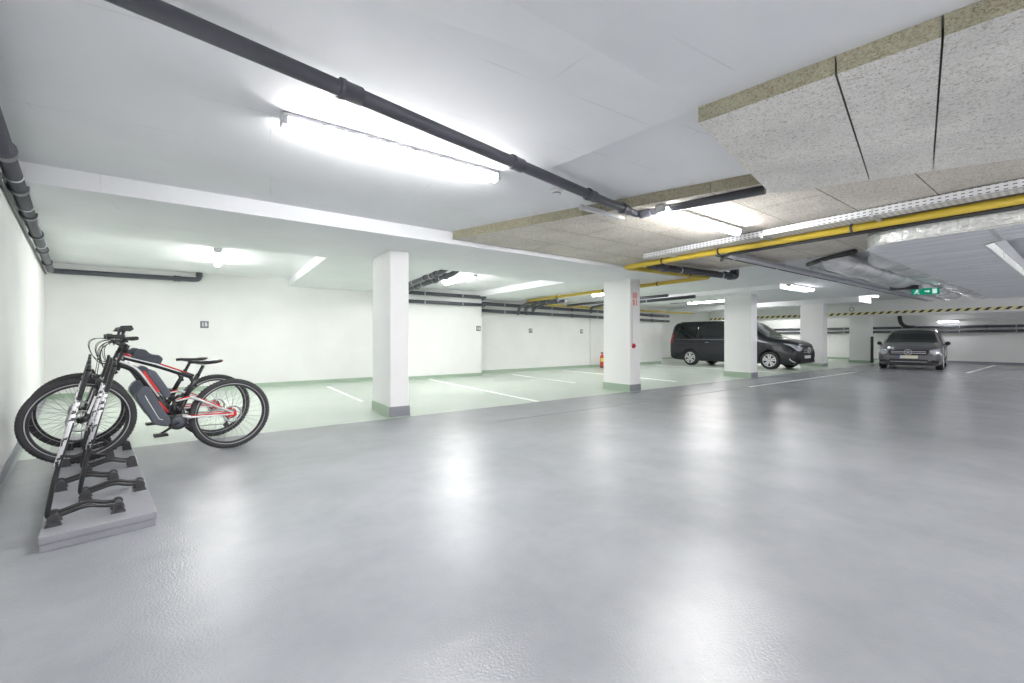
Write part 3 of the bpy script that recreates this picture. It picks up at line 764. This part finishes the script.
def make_bike():
    """x towards the front, rear axle at x=0, y to the rider's left, z from the floor"""
    r = empty('mountain_bike')
    RAX, FAX = (0, 0, .366), (1.115, 0, .455)
    bike_wheel('front_wheel', r, FAX); bike_wheel('rear_wheel', r, RAX, .08)
    # frame
    m = MB()
    m.tube([(.893, 0, .875), (.838, 0, 1.03)], [.026, .026], 14)
    m.tube(bend([(.875, 0, .935), (.755, 0, .875), (.62, 0, .62), (.49, 0, .41)], .1), .031, 14)
    m.tube(bend([(.845, 0, .995), (.60, 0, .905), (.33, 0, .775)], .2), [.026]*8 + [.02], 14)
    m.tube([(.46, 0, .40), (.38, 0, .58)], [.024, .022], 12)
    m.tube([(.40, 0, .56), (.285, 0, .80)], [.024, .02], 12)
    m.tube([(.35, 0, .77), (.31, 0, .68)], .016, 10)
    f = m.build('frame', M['frame_black'], r)
    m = MB()
    for sy in (-1, 1):
        m.tube([(.845, sy*.021, 1.0), (.62, sy*.02, .918), (.36, sy*.016, .795)], .0085, 8)
        m.tube(bend([(.87, sy*.024, .955), (.755, sy*.026, .895), (.60, sy*.026, .61)], .1), .010, 8)
    m.build('white_stripe', M['frame_white'], f, label='white frame stripe')
    m = MB()
    for sy in (-1, 1):
        m.tube([(.84, sy*.018, 1.018), (.79, sy*.024, 1.002)], .009, 8)
        m.tube([(.60, sy*.017, .925), (.38, sy*.014, .82)], .006, 8)
        m.tube([(.60, sy*.027, .56), (.53, sy*.027, .45)], .011, 8)
        m.prism([(.715, .845), (.69, .86), (.585, .665), (.61, .65)], 'y', sy*.0305, sy*.034)
    m.build('red_panel', M['frame_red'], f, label='red frame panel')
    # rear triangle
    m = MB()
    for sy in (-1, 1):
        m.tube([(.43, sy*.03, .40), (.36, sy*.055, .385), (0, sy*.062, .366)], [.014, .015, .011], 10)
        m.tube([(.36, sy*.03, .575), (.28, sy*.055, .545), (0, sy*.062, .378)], [.013, .014, .011], 10)
        m.tube([(.36, sy*.03, .575), (.47, sy*.03, .555)], .013, 10)
    s = m.build('swingarm', M['frame_white'], r, label='white rear swingarm')
    m = MB()
    for sy in (-1, 1):
        m.tube([(.36, sy*.063, .398), (.04, sy*.072, .382)], .006, 8)
        m.tube([(.28, sy*.060, .558), (.10, sy*.070, .452)], .006, 8)
        m.tube([(.46, sy*.034, .562), (.36, sy*.036, .585)], .008, 8)
        m.box(-.03, sy*.058-.004, .345, .045, sy*.058+.012, .392)
    m.build('red_trim', M['frame_red'], s, label='red trim on the swingarm')
    # shock
    m = MB().tube([(.475, 0, .40), (.485, 0, .60)], .013, 12); m.tube([(.476, 0, .42), (.481, 0, .52)], .024, 14)
    m.tube([(.50, .02, .56), (.44, .035, .60), (.40, .03, .57)], .010, 8).tube([(.50, -.02, .56), (.44, -.035, .60), (.40, -.03, .57)], .010, 8)
    m.sphere((.52, .02, .50), .022); m.sphere((.45, .03, .47), .02)
    m.build('rear_shock', M['black'], r)
    # fork
    m = MB()
    for sy in (-1, 1):
        m.tube([(1.0, sy*.062, .70), (1.075, sy*.062, .47), (1.112, sy*.062, .452)], [.024, .021, .016], 12)
    m.tube([(1.0, -.062, .705), (1.03, -.05, .82), (1.035, 0, .845), (1.03, .05, .82), (1.0, .062, .705)], .012, 8)
    m.tube([(.925, -.075, .865), (.925, .075, .865)], .024, 12).tube([(.893, 0, .875), (.915, 0, .86)], .03, 12)
    fk = m.build('fork', M['frame_black'], r)
    m = MB()
    for sy in (-1, 1): m.tube([(.925, sy*.062, .87), (1.0, sy*.062, .70)], .0165, 12)
    m.build('stanchion', M['chrome'], fk, label='silver fork stanchions')
    for sy in (-1, 1): MB().prism([(1.02, .66), (1.035, .665), (1.08, .52), (1.065, .515)], 'y', sy*.084, sy*.0865).build('fork_decal', M['frame_white'], fk)
    # cockpit
    m = MB().tube([(.838, 0, 1.03), (.815, 0, 1.10)], .02, 12).tube([(.82, 0, 1.09), (.875, 0, 1.13)], .018, 12)
    m.build('stem', M['black'], r)
    m = MB().tube(bend([(.80, .36, 1.16), (.85, .18, 1.155), (.875, .06, 1.13), (.875, -.06, 1.13), (.85, -.18, 1.155), (.80, -.36, 1.16)], .08), .0145, 12)
    hb = m.build('handlebar', M['black'], r)
    for sy in (-1, 1):
        MB().tube([(.815, sy*.235, 1.158), (.798, sy*.37, 1.161)], [.018, .017], 12).build('grip', M['rubber'], hb)
        m = MB().tube([(.84, sy*.19, 1.15), (.89, sy*.2, 1.12), (.875, sy*.32, 1.10)], [.012, .009, .006], 8); m.box(.83, sy*.17-.02, 1.125, .87, sy*.17+.02, 1.165)
        m.build('brake_lever', M['black'], hb)
    m = MB().prism([(.885, 1.235), (.86, 1.275), (.79, 1.28), (.775, 1.245), (.80, 1.225)], 'y', -.045, .045); m.tube([(.835, 0, 1.24), (.86, 0, 1.15)], .012, 8)
    m.build('display', M['black'], hb, .006)
    MB().box(.84, .05, 1.165, .93, .09, 1.195).tube([(.92, .07, 1.18), (.96, .07, 1.178)], [.022, .026], 14).build('front_light', M['black'], hb, .004)
    m = MB()
    for k, (yy, x1, z1) in enumerate(((.15, 1.02, 1.06), (.12, .99, 1.0), (-.14, 1.05, 1.10), (-.1, .98, .98), (.06, .96, 1.02))):
        m.tube(arc((.87, yy, 1.14), (x1+.06, yy*1.1, z1+.12), (x1-.01, yy*.6, z1-.08), 8) + arc((x1-.01, yy*.6, z1-.08), (x1-.05, yy*.4, .90), (.88, .035*(1 if yy > 0 else -1), .93), 6)[1:], .0028, 6)
    m.tube(arc((1.0, .07, 1.0), (1.02, .07, .8), (1.07, .075, .52), 8), .0028, 6)
    m.build('brake_cable', M['black'], r)
    # bag, batteries, motor
    m = MB().prism([(.80, .985), (.775, 1.035), (.73, 1.065), (.69, 1.055), (.66, 1.015), (.59, 1.0), (.565, .965), (.585, .915), (.66, .935)], 'y', -.035, .035)
    bg = m.build('frame_bag', M['fabric'], r, .012, 'dark grey top tube bag')
    MB().box(.60, -.0365, .985, .76, .0365, .989).build('bag_zip', M['black'], bg)
    m = MB().prism([(.735, .70), (.765, .645), (.76, .60), (.63, .345), (.54, .315), (.505, .345), (.515, .385), (.665, .70), (.70, .72)], 'y', -.05, .05)
    bt = m.build('lower_battery', M['battery'], r, .012, 'dark grey battery case under the down tube')
    m = MB()
    for sy in (-1, 1): m.tube([(.70, sy*.051, .63), (.68, sy*.052, .58), (.60, sy*.052, .40), (.57, sy*.051, .385)], .004, 6)
    m.build('battery_outline', M['frame_white'], bt)
    m = MB().prism([(.70, .855), (.665, .875), (.62, .85), (.515, .655), (.51, .60), (.54, .585), (.565, .605)], 'y', -.04, .04)
    m.build('upper_battery', M['battery'], r, .012, 'slim grey battery on top of the down tube')
    m = MB().lathe([(.03, -.055), (.072, -.045), (.078, 0), (.072, .045), (.03, .055)], (.455, 0, .345), (0, 1, 0), 24); m.box(.42, -.035, .34, .54, .035, .42)
    mo = m.build('motor', M['black'], r, .004)
    m = MB().lathe([(.05, .047), (.052, .056), (.03, .060)], (.455, 0, .345), (0, 1, 0), 24); m.build('motor_cover', M['battery'], mo)
    m = MB().torus((.455, -.065, .345), (0, 1, 0), .062, .006, 36, 6, .4); m.build('chainring', M['alu'], mo)
    for sy, (px, pz) in ((1, (.60, .258)), (-1, (.31, .432))):
        cr = MB().tube([(.455, sy*.075, .345), (px, sy*.085, pz)], [.014, .010], 8).build('crank', M['black'], r)
        MB().box(px-.05, sy*.09, pz-.012, px+.05, sy*.09+sy*.085, pz+.012).tube([(px, sy*.08, pz), (px, sy*.17, pz)], .008, 8).build('pedal', M['black'], cr, .003)
    m = MB().tube([(.455, -.065, .408), (0, -.065, .405)], .004, 6).tube([(.455, -.065, .282), (.05, -.065, .25)], .004, 6); m.build('chain', M['spoke'], r)
    m = MB()
    for k in range(6): m.lathe([(.022+.006*k, -.002), (.022+.006*k, .002)], (0, -.032-.006*(5-k)+.0, .366), (0, 1, 0), 24)
    cs = m.build('cassette', M['alu'], r)
    MB().torus((0, -.03, .366), (0, 1, 0), .05, .008, 24, 6, .5).build('cassette_ring', M['frame_red'], cs)
    MB().tube([(.01, -.07, .31), (.03, -.07, .24)], .012, 8).lathe([(.025, -.005), (.025, .005)], (.03, -.07, .24), (0, 1, 0), 16).build('derailleur', M['black'], r)
    # saddle
    MB().tube([(.31, 0, .74), (.245, 0, .885)], .0155, 12).build('seatpost', M['black'], r)
    m = MB(); sec = [(.37, .012, .928, .018), (.33, .020, .930, .022), (.26, .030, .925, .026), (.20, .052, .922, .030), (.14, .070, .928, .032), (.10, .062, .934, .026), (.088, .04, .934, .016)]
    rings = []
    for x, wv, z, h in sec:
        rings.append([m.b.verts.new((x, wv*math.cos(a), z - (h if math.sin(a) < 0 else h*.35)*-math.sin(a) if False else z + h*.45*math.sin(a) - (.012 if math.sin(a) < -.2 else 0))) for a in [2*PI*j/14 for j in range(14)]])
    for a, b in zip(rings, rings[1:]):
        for j in range(14): fc = m.b.faces.new([a[j], a[(j+1) % 14], b[(j+1) % 14], b[j]]); fc.smooth = True
    m.b.faces.new(rings[0][::-1]); m.b.faces.new(rings[-1])
    sd = m.build('saddle', M['black'], r)
    MB().tube([(.32, .02, .91), (.25, .022, .893), (.15, .03, .905)], .0035, 6).tube([(.32, -.02, .91), (.25, -.022, .893), (.15, -.03, .905)], .0035, 6).build('saddle_rail', M['spoke'], sd)
    MB().box(.082, -.04, .925, .10, .04, .94).build('saddle_tip', M['frame_red'], sd, .004)
    return r
bk = make_bike()
def place_bike(o, F, R):
    F, R = Vector(F), Vector(R); d = (F-R).normalized()
    o.location = (F.x-d.x*1.115, F.y-d.y*1.115, 0); o.rotation_euler.z = math.atan2(d.y, d.x)
place_bike(bk, (-.965, 5.07), (.11, 5.33))
tag(bk, 'near electric mountain bike, black white and red, with a grey frame bag', 'bicycle', 'bicycles in the rack')
b2 = copy_tree(bk); place_bike(b2, (-1.10, 5.80), (.0, 6.10))
tag(b2, 'far electric mountain bike, half hidden behind the near one', 'bicycle', 'bicycles in the rack')

# ------------------------------------------------------------------ cars
def lerp_tab(tab, x):
    if x <= tab[0][0]: return tab[0][1:]
    for a, b in zip(tab, tab[1:]):
        if x <= b[0]:
            t = (x-a[0])/(b[0]-a[0]); return tuple(p+(q-p)*t for p, q in zip(a[1:], b[1:]))
    return tab[-1][1:]

def car_wheel(parent, x, y, R, spokes, width=.22):
    s = 1 if y > 0 else -1
    w = MB().lathe([(R*.66, -width/2), (R*.93, -width/2), (R, -width/2+.03), (R, width/2-.03), (R*.93, width/2), (R*.68, width/2-.005)], (x, y, R), (0, s, 0), 40).build('wheel', M['rubber'], parent)
    MB().lathe([(R*.70, width/2-.004), (R*.68, width/2+.004), (R*.64, width/2-.03), (R*.2, width/2-.06)], (x, y, R), (0, s, 0), 36).build('wheel_well', M['black'], w)
    m = MB().torus((x, y+s*(width/2), R), (0, 1, 0), R*.665, .012, 40, 8)
    m.lathe([(R*.17, width/2-.06), (R*.17, width/2-.01), (R*.1, width/2-.002)], (x, y, R), (0, s, 0), 20)
    for k in range(spokes):
        a = 2*PI*k/spokes + .3
        ax = Vector((math.cos(a), 0, math.sin(a))); tx = Vector((-math.sin(a), 0, math.cos(a)))
        c = Vector((x, y, R))
        for off in ((-.5, -1.0), (.5, 1.0)):
            A = [c+ax*R*.15+tx*off[0]*R*.10, c+ax*R*.65+tx*off[1]*R*.14]
            v = []
            for P_, hw in ((A[0], R*.05), (A[1], R*.085)):
                for dy in (width/2-.035, width/2-.003):
                    for q in (-1, 1): v.append(m.b.verts.new(P_+tx*q*hw+Vector((0, s*dy, 0))))
            for fcs in ((0, 1, 3, 2), (4, 5, 7, 6), (0, 1, 5, 4), (2, 3, 7, 6), (0, 2, 6, 4), (1, 3, 7, 5)): m.b.faces.new([v[i] for i in fcs])
    m.build('alloy_rim', M['rim_paint'], w)
    return w

def car_shell(root, tab, L, axles, R, paint, nx=70):
    """tab rows: x, z_sill, z_belt, z_top, w_low, w_mid, w_belt, w_top   (x from the front bumper backwards = -x)"""
    m = MB(); rings = []
    for i in range(nx+1):
        x = L*i/nx
        zs, zb, zt, wl_, wm, wb, wt = lerp_tab(tab, x)
        zm = zs + (zb-zs)*.5
        half = [(wl_*.9, zs), (wl_, zs+.05), (wm, zm-.06), (wm, zm+.08), (wb+.6*(wm-wb), zb-.06), (wb, zb)]
        up = zt-zb
        half += [(wb+(wt-wb)*.5, zb+up*.5), (wt+ (wb-wt)*.06, zt-up*.12), (wt*.93, zt-up*.02), (wt*.6, zt+.012), (0, zt+.02)]
        ring = [(-x, y, z) for y, z in half] + [(-x, -y, z) for y, z in half[-2::-1]]
        rings.append([m.b.verts.new(p) for p in ring])
    k = len(rings[0])
    for a, b in zip(rings, rings[1:]):
        for j in range(k):
            f = m.b.faces.new([a[j], b[j], b[(j+1) % k], a[(j+1) % k]]); f.smooth = True
    m.b.faces.new(rings[0]); m.b.faces.new(rings[-1][::-1])
    body = m.build('body', paint, root)
    # wheel arches are cut right through the shell
    cm = MB()
    for ax in axles:
        for s in (-1, 1): cm.lathe([(R*1.13, -.0), (R*1.13, .5)], (-ax, s*.58, R+.01), (0, s, 0), 36)
    cut = cm.build('cutter', paint, root)
    md = body.modifiers.new('b', 'BOOLEAN'); md.operation = 'DIFFERENCE'; md.object = cut; md.solver = 'EXACT'
    bpy.context.view_layer.update()
    dg = bpy.context.evaluated_depsgraph_get()
    me = bpy.data.meshes.new_from_object(body.evaluated_get(dg))
    body.modifiers.clear(); body.data = me
    bpy.data.objects.remove(cut, do_unlink=True)
    at = me.attributes.get('sharp_edge')
    for ax in axles:
        for s in (-1, 1):
            MB().torus((-ax, s*(lerp_tab(tab, ax)[4]-.012), R+.01), (0, 1, 0), R*1.14, .018, 36, 6, .8)  .build('arch_lip', paint, root) if False else None
    return body
from mathutils.bvhtree import BVHTree
from mathutils.geometry import tessellate_polygon
def drape(name, body, pts, axis, sgn, mat, root, off=.011, cuts=5, label=None, th=.01):
    """panel laid on the shell: outline pts seen along axis ('x': (y,z), 'y': (x,z)) from the side sgn"""
    bv = BVHTree.FromPolygons([v.co.copy() for v in body.data.vertices], [tuple(p.vertices) for p in body.data.polygons])
    m = MB(); bm = m.b
    vs = [bm.verts.new((p, q, 0)) for p, q in pts]; bm.faces.new(vs)
    bmesh.ops.triangulate(bm, faces=bm.faces[:])
    for _ in range(cuts):
        bmesh.ops.subdivide_edges(bm, edges=[e for e in bm.edges if e.calc_length() > .06], cuts=1)
        bmesh.ops.triangulate(bm, faces=[f for f in bm.faces if len(f.verts) > 3])
    last = None; miss = []
    for v in bm.verts:
        p, q = v.co.x, v.co.y
        o = Vector((3*sgn, p, q)) if axis == 'x' else Vector((p, 3*sgn, q))
        if axis == 'x' and sgn < 0: o.x = -9
        d = Vector((-sgn, 0, 0)) if axis == 'x' else Vector((0, -sgn, 0))
        h = bv.ray_cast(o, d)
        if h[0] is None: miss.append(v); v.co = (0, p, q) if axis == 'x' else (p, sgn*.8, q); continue
        v.co = h[0] - d*off
    for f in bm.faces: f.smooth = True
    ext = bmesh.ops.extrude_face_region(bm, geom=bm.faces[:])
    d = Vector((-sgn, 0, 0)) if axis == 'x' else Vector((0, -sgn, 0))
    for g in ext['geom']:
        if isinstance(g, bmesh.types.BMVert): g.co += d*(off+th)
    return m.build(name, mat, root, label=label)
def star(root, x, z, R, nx=1):
    m = MB().torus((x, 0, z), (1, 0, 0), R, R*.09, 30, 8)
    for k in range(3):
        a = PI/2 + 2*PI*k/3
        m.tube([(x, 0, z), (x, R*math.cos(a), z+R*math.sin(a))], [R*.16, R*.03], 6)
    return m.build('grille_emblem', M['bright'], root)

# --- black van
vt = [  # x, zs, zb, zt, wlow, wmid, wbelt, wtop
 (0.00, .34, .72, .84, .62, .70, .62, .50),
 (0.06, .24, .80, .95, .76, .84, .74, .60),
 (0.20, .20, .90, 1.03, .86, .92, .84, .70),
 (0.45, .20, .98, 1.10, .92, .95, .90, .76),
 (0.85, .20, 1.03, 1.17, .94, .965, .93, .80),
 (1.10, .20, 1.06, 1.25, .94, .965, .935, .80),
 (1.45, .20, 1.08, 1.52, .94, .965, .94, .80),
 (1.85, .20, 1.09, 1.80, .94, .965, .94, .78),
 (2.15, .20, 1.10, 1.88, .94, .965, .94, .78),
 (3.00, .20, 1.11, 1.905, .94, .965, .94, .79),
 (4.40, .20, 1.12, 1.90, .94, .965, .94, .78),
 (4.85, .22, 1.12, 1.86, .93, .955, .93, .76),
 (5.02, .26, 1.12, 1.74, .91, .93, .91, .74),
 (5.12, .34, 1.10, 1.42, .86, .89, .87, .70),
 (5.14, .40, 1.05, 1.20, .80, .84, .80, .66)]
van = empty('van', (17.8, 6.25, 0), -PI/2)
vb = car_shell(van, vt, 5.14, (.90, 4.10), .335, M['van'])
for x in (.90, 4.10):
    for y in (.835, -.835): car_wheel(van, -x, y, .335, 5)
drape('windscreen', vb, [(-.80, 1.20), (.80, 1.20), (.70, 1.80), (.4, 1.84), (-.4, 1.84), (-.70, 1.80)], 'x', 1, M['glass'], van)
drape('rear_window', vb, [(-.70, 1.25), (.70, 1.25), (.62, 1.72), (-.62, 1.72)], 'x', -1, M['glass'], van)
for s in (-1, 1):
    for nm, pt in (('front door window', [(-1.50, 1.155), (-2.36, 1.16), (-2.36, 1.76), (-1.98, 1.72), (-1.75, 1.52)]), ('long middle window', [(-2.44, 1.16), (-3.68, 1.17), (-3.66, 1.77), (-2.44, 1.77)]), ('rear side window', [(-3.78, 1.175), (-4.84, 1.20), (-4.64, 1.72), (-3.74, 1.76)])):
        drape('side_window', vb, pt, 'y', s, M['glass'], van, label=nm)
    drape('headlamp', vb, [(s*.42, .82), (s*.46, .74), (s*.66, .70), (s*.80, .74), (s*.87, .88), (s*.90, .98), (s*.80, .96), (s*.62, .88)], 'x', 1, M['lens'], van, .012)
    m = MB(); m.tube(bend([(-.05, s*.55, .33), (-.11, s*.84, .30), (-.25, s*.92, .40), (-.13, s*.80, .52)], .05), .016, 8); m.build('bumper_trim', M['bright'], van, label='chrome blade on the front bumper')
    drape('tail_lamp', vb, [(-4.96, .98), (-5.11, .98), (-5.08, 1.40), (-4.96, 1.42)], 'y', s, M['tail'], van, .008)
    m = MB().sphere((-1.62, s*1.05, 1.14), .1, (.6, 1, .9)); m.box(-1.66, s*.93-.03, 1.06, -1.56, s*.98+.03, 1.10); m.build('wing_mirror', M['van'], van)
    m = MB().tube([(-2.4, s*.972, .95), (-4.7, s*.965, .95)], .004, 4); m.tube([(-.95, s*.962, .97), (-2.4, s*.972, 1.02)], .004, 4)
    m.build('body_crease', M['van'], van)
    for x in (1.55+.85, 3.35):
        MB().tube([(-x-.06, s*.955, 1.0), (-x-.04, s*.985, 1.0), (-x+.1, s*.985, 1.0), (-x+.12, s*.955, 1.0)], .011, 8).build('door_handle', M['chrome'], van)
    m = MB(); 
    for x in (1.42, 2.40, 3.71): m.box(-x-.004, s*.962-.006, .30, -x+.004, s*.962+.006, 1.08)
    m.build('door_gap', M['black'], van)
    MB().tube([(-1.5, s*.952, 1.10), (-4.8, s*.948, 1.13)], .008, 6).build('window_trim', M['chrome'], van, label='thin chrome strip below the windows')
    MB().tube([(-2.4, s*.80, 1.86), (-4.6, s*.80, 1.88)], .016, 8).build('roof_rail', M['black_gloss'], van)
for z in (.64, .70, .76): drape('grille_bar', vb, [(-.38, z), (.38, z), (.38, z+.02), (-.38, z+.02)], 'x', 1, M['bright'], van, .03)
star(van, .06, .72, .115)
drape('grille_panel', vb, [(-.42, .60), (.42, .60), (.46, .82), (-.46, .82)], 'x', 1, M['black'], van, .012)
MB().box(0.0, -.26, .43, .022, .26, .54).build('number_plate', M['plate_w'], van, .003)
MB().prism([(-.7, .26), (.7, .26), (.62, .42), (-.62, .42)], 'x', -.06, .004).build('lower_intake', M['black'], van)
MB().box(-4.5, -.8, .22, -1.2, .8, .3).build('underbody', M['black'], van)
tag(van, 'black passenger van parked between the third and fourth columns', 'van')

# --- grey hatchback
ct = [
 (0.00, .30, .62, .70, .60, .68, .60, .46),
 (0.05, .20, .68, .78, .72, .80, .72, .56),
 (0.18, .17, .75, .86, .80, .86, .80, .64),
 (0.45, .17, .83, .94, .85, .885, .84, .68),
 (0.80, .17, .88, 1.00, .87, .893, .86, .70),
 (1.05, .17, .91, 1.06, .87, .893, .865, .70),
 (1.45, .17, .93, 1.33, .87, .893, .865, .67),
 (1.85, .17, .94, 1.50, .87, .893, .865, .64),
 (2.30, .17, .95, 1.55, .87, .893, .865, .63),
 (3.30, .17, .97, 1.54, .87, .893, .865, .62),
 (3.90, .18, .99, 1.46, .86, .885, .85, .60),
 (4.20, .24, 1.0, 1.22, .83, .85, .81, .58),
 (4.36, .36, .95, 1.02, .76, .78, .74, .55)]
fx, rx_ = Vector((21.6, 4.18)), Vector((24.28, 4.50))
d = (fx-rx_).normalized()
car = empty('hatchback_car', (fx.x+d.x*.86, fx.y+d.y*.86, 0), math.atan2(d.y, d.x))
cb = car_shell(car, ct, 4.36, (.86, 3.56), .32, M['carp'])
for x in (.86, 3.56):
    for y in (.775, -.775): car_wheel(car, -x, y, .32, 5, .2)
drape('windscreen', cb, [(-.74, 1.0), (-.3, 1.035), (.3, 1.035), (.74, 1.0), (.60, 1.44), (.3, 1.50), (-.3, 1.50), (-.60, 1.44)], 'x', 1, M['glass'], car)
drape('rear_window', cb, [(-.62, 1.06), (.62, 1.06), (.52, 1.42), (-.52, 1.42)], 'x', -1, M['glass'], car)
for s in (-1, 1):
    for nm, pt in (('front door window', [(-1.40, .98), (-2.35, .98), (-2.35, 1.43), (-1.95, 1.41), (-1.7, 1.3)]), ('rear door window', [(-2.42, .98), (-3.55, 1.03), (-3.30, 1.38), (-2.42, 1.43)])):
        drape('side_window', cb, pt, 'y', s, M['glass'], car, label=nm)
    drape('headlamp', cb, [(s*.56, .72), (s*.58, .60), (s*.72, .57), (s*.82, .64), (s*.85, .80), (s*.80, .82), (s*.68, .78)], 'x', 1, M['lens'], car, .012)
    m = MB(); m.tube([(-.03, s*.40, .50), (-.07, s*.60, .40), (-.16, s*.80, .37)], .014, 8).tube([(-.03, s*.42, .30), (-.07, s*.60, .27), (-.16, s*.80, .26)], .012, 8); m.build('bumper_trim', M['lens'], car)
    MB().prism([(s*.48, .30), (s*.78, .28), (s*.80, .36), (s*.60, .38)], 'x', -.12, .0).build('fog_intake', M['black'], car)
    m = MB().sphere((-1.50, s*.965, .975), .085, (.6, .9, .9)); m.box(-1.54, s*.86-.03, .93, -1.46, s*.92+.03, .96); m.build('wing_mirror', M['black'], car)
    MB().box(-4.33, s*.68-.07, .80, -4.18, s*.68+.07, .98).build('tail_lamp', M['tail'], car, .02)
    m = MB()
    for x in (1.35, 2.38, 3.35): m.box(-x-.003, s*.889-.006, .26, -x+.003, s*.889+.006, .93)
    m.build('door_gap', M['black'], car)
    for x in (2.2, 3.15): MB().tube([(-x, s*.885, .86), (-x+.02, s*.915, .86), (-x+.14, s*.915, .86), (-x+.16, s*.885, .86)], .010, 8).build('door_handle', M['carp'], car)
drape('grille_panel', cb, [(-.50, .555), (.50, .555), (.55, .735), (0, .76), (-.55, .735)], 'x', 1, M['black'], car, .012)
for z in (.61, .67): drape('grille_bar', cb, [(-.47, z), (.47, z), (.47, z+.022), (-.47, z+.022)], 'x', 1, M['bright'], car, .03)
star(car, .075, .655, .10)
MB().box(.01, -.26, .43, .04, .26, .54).build('number_plate', M['plate'], car, .003)
MB().box(.036, -.262, .43, .042, -.215, .54).build('plate_band', M['blue'], car, label='blue band on the number plate')
MB().prism([(-.62, .22), (.62, .22), (.5, .40), (-.5, .40)], 'x', -.06, .008).build('lower_intake', M['black'], car)
MB().box(-.02, -.5, .30, .02, .5, .32).build('lower_trim', M['lens'], car)
MB().box(-3.9, -.72, .18, -.3, .72, .26).build('underbody', M['black'], car)
tag(car, 'grey hatchback car facing the viewer in front of the far wall', 'car')

# ------------------------------------------------------------------ camera, world, view
cam = bpy.data.cameras.new('camera'); co = bpy.data.objects.new('camera', cam); C.objects.link(co)
cam.sensor_width = 36; cam.lens = 36*416/1024; cam.shift_y = -3/1024; cam.clip_start = .02
co.location = (0, 0, 1.16); co.rotation_euler = (PI/2, 0, -math.atan2(.5776, .8163))
SC.camera = co
wd = bpy.data.worlds.new('world'); SC.world = wd; wd.use_nodes = True
wd.node_tree.nodes['Background'].inputs[0].default_value = (.9, .95, 1, 1); wd.node_tree.nodes['Background'].inputs[1].default_value = .02
SC.view_settings.view_transform = 'Standard'; SC.view_settings.look = 'None'; SC.view_settings.gamma = 1; SC.view_settings.use_curve_mapping = False
SC.view_settings.exposure = 1.85
SC.cycles.use_denoising = True; SC.cycles.max_bounces = 12; SC.cycles.diffuse_bounces = 8; SC.cycles.sample_clamp_indirect = 8
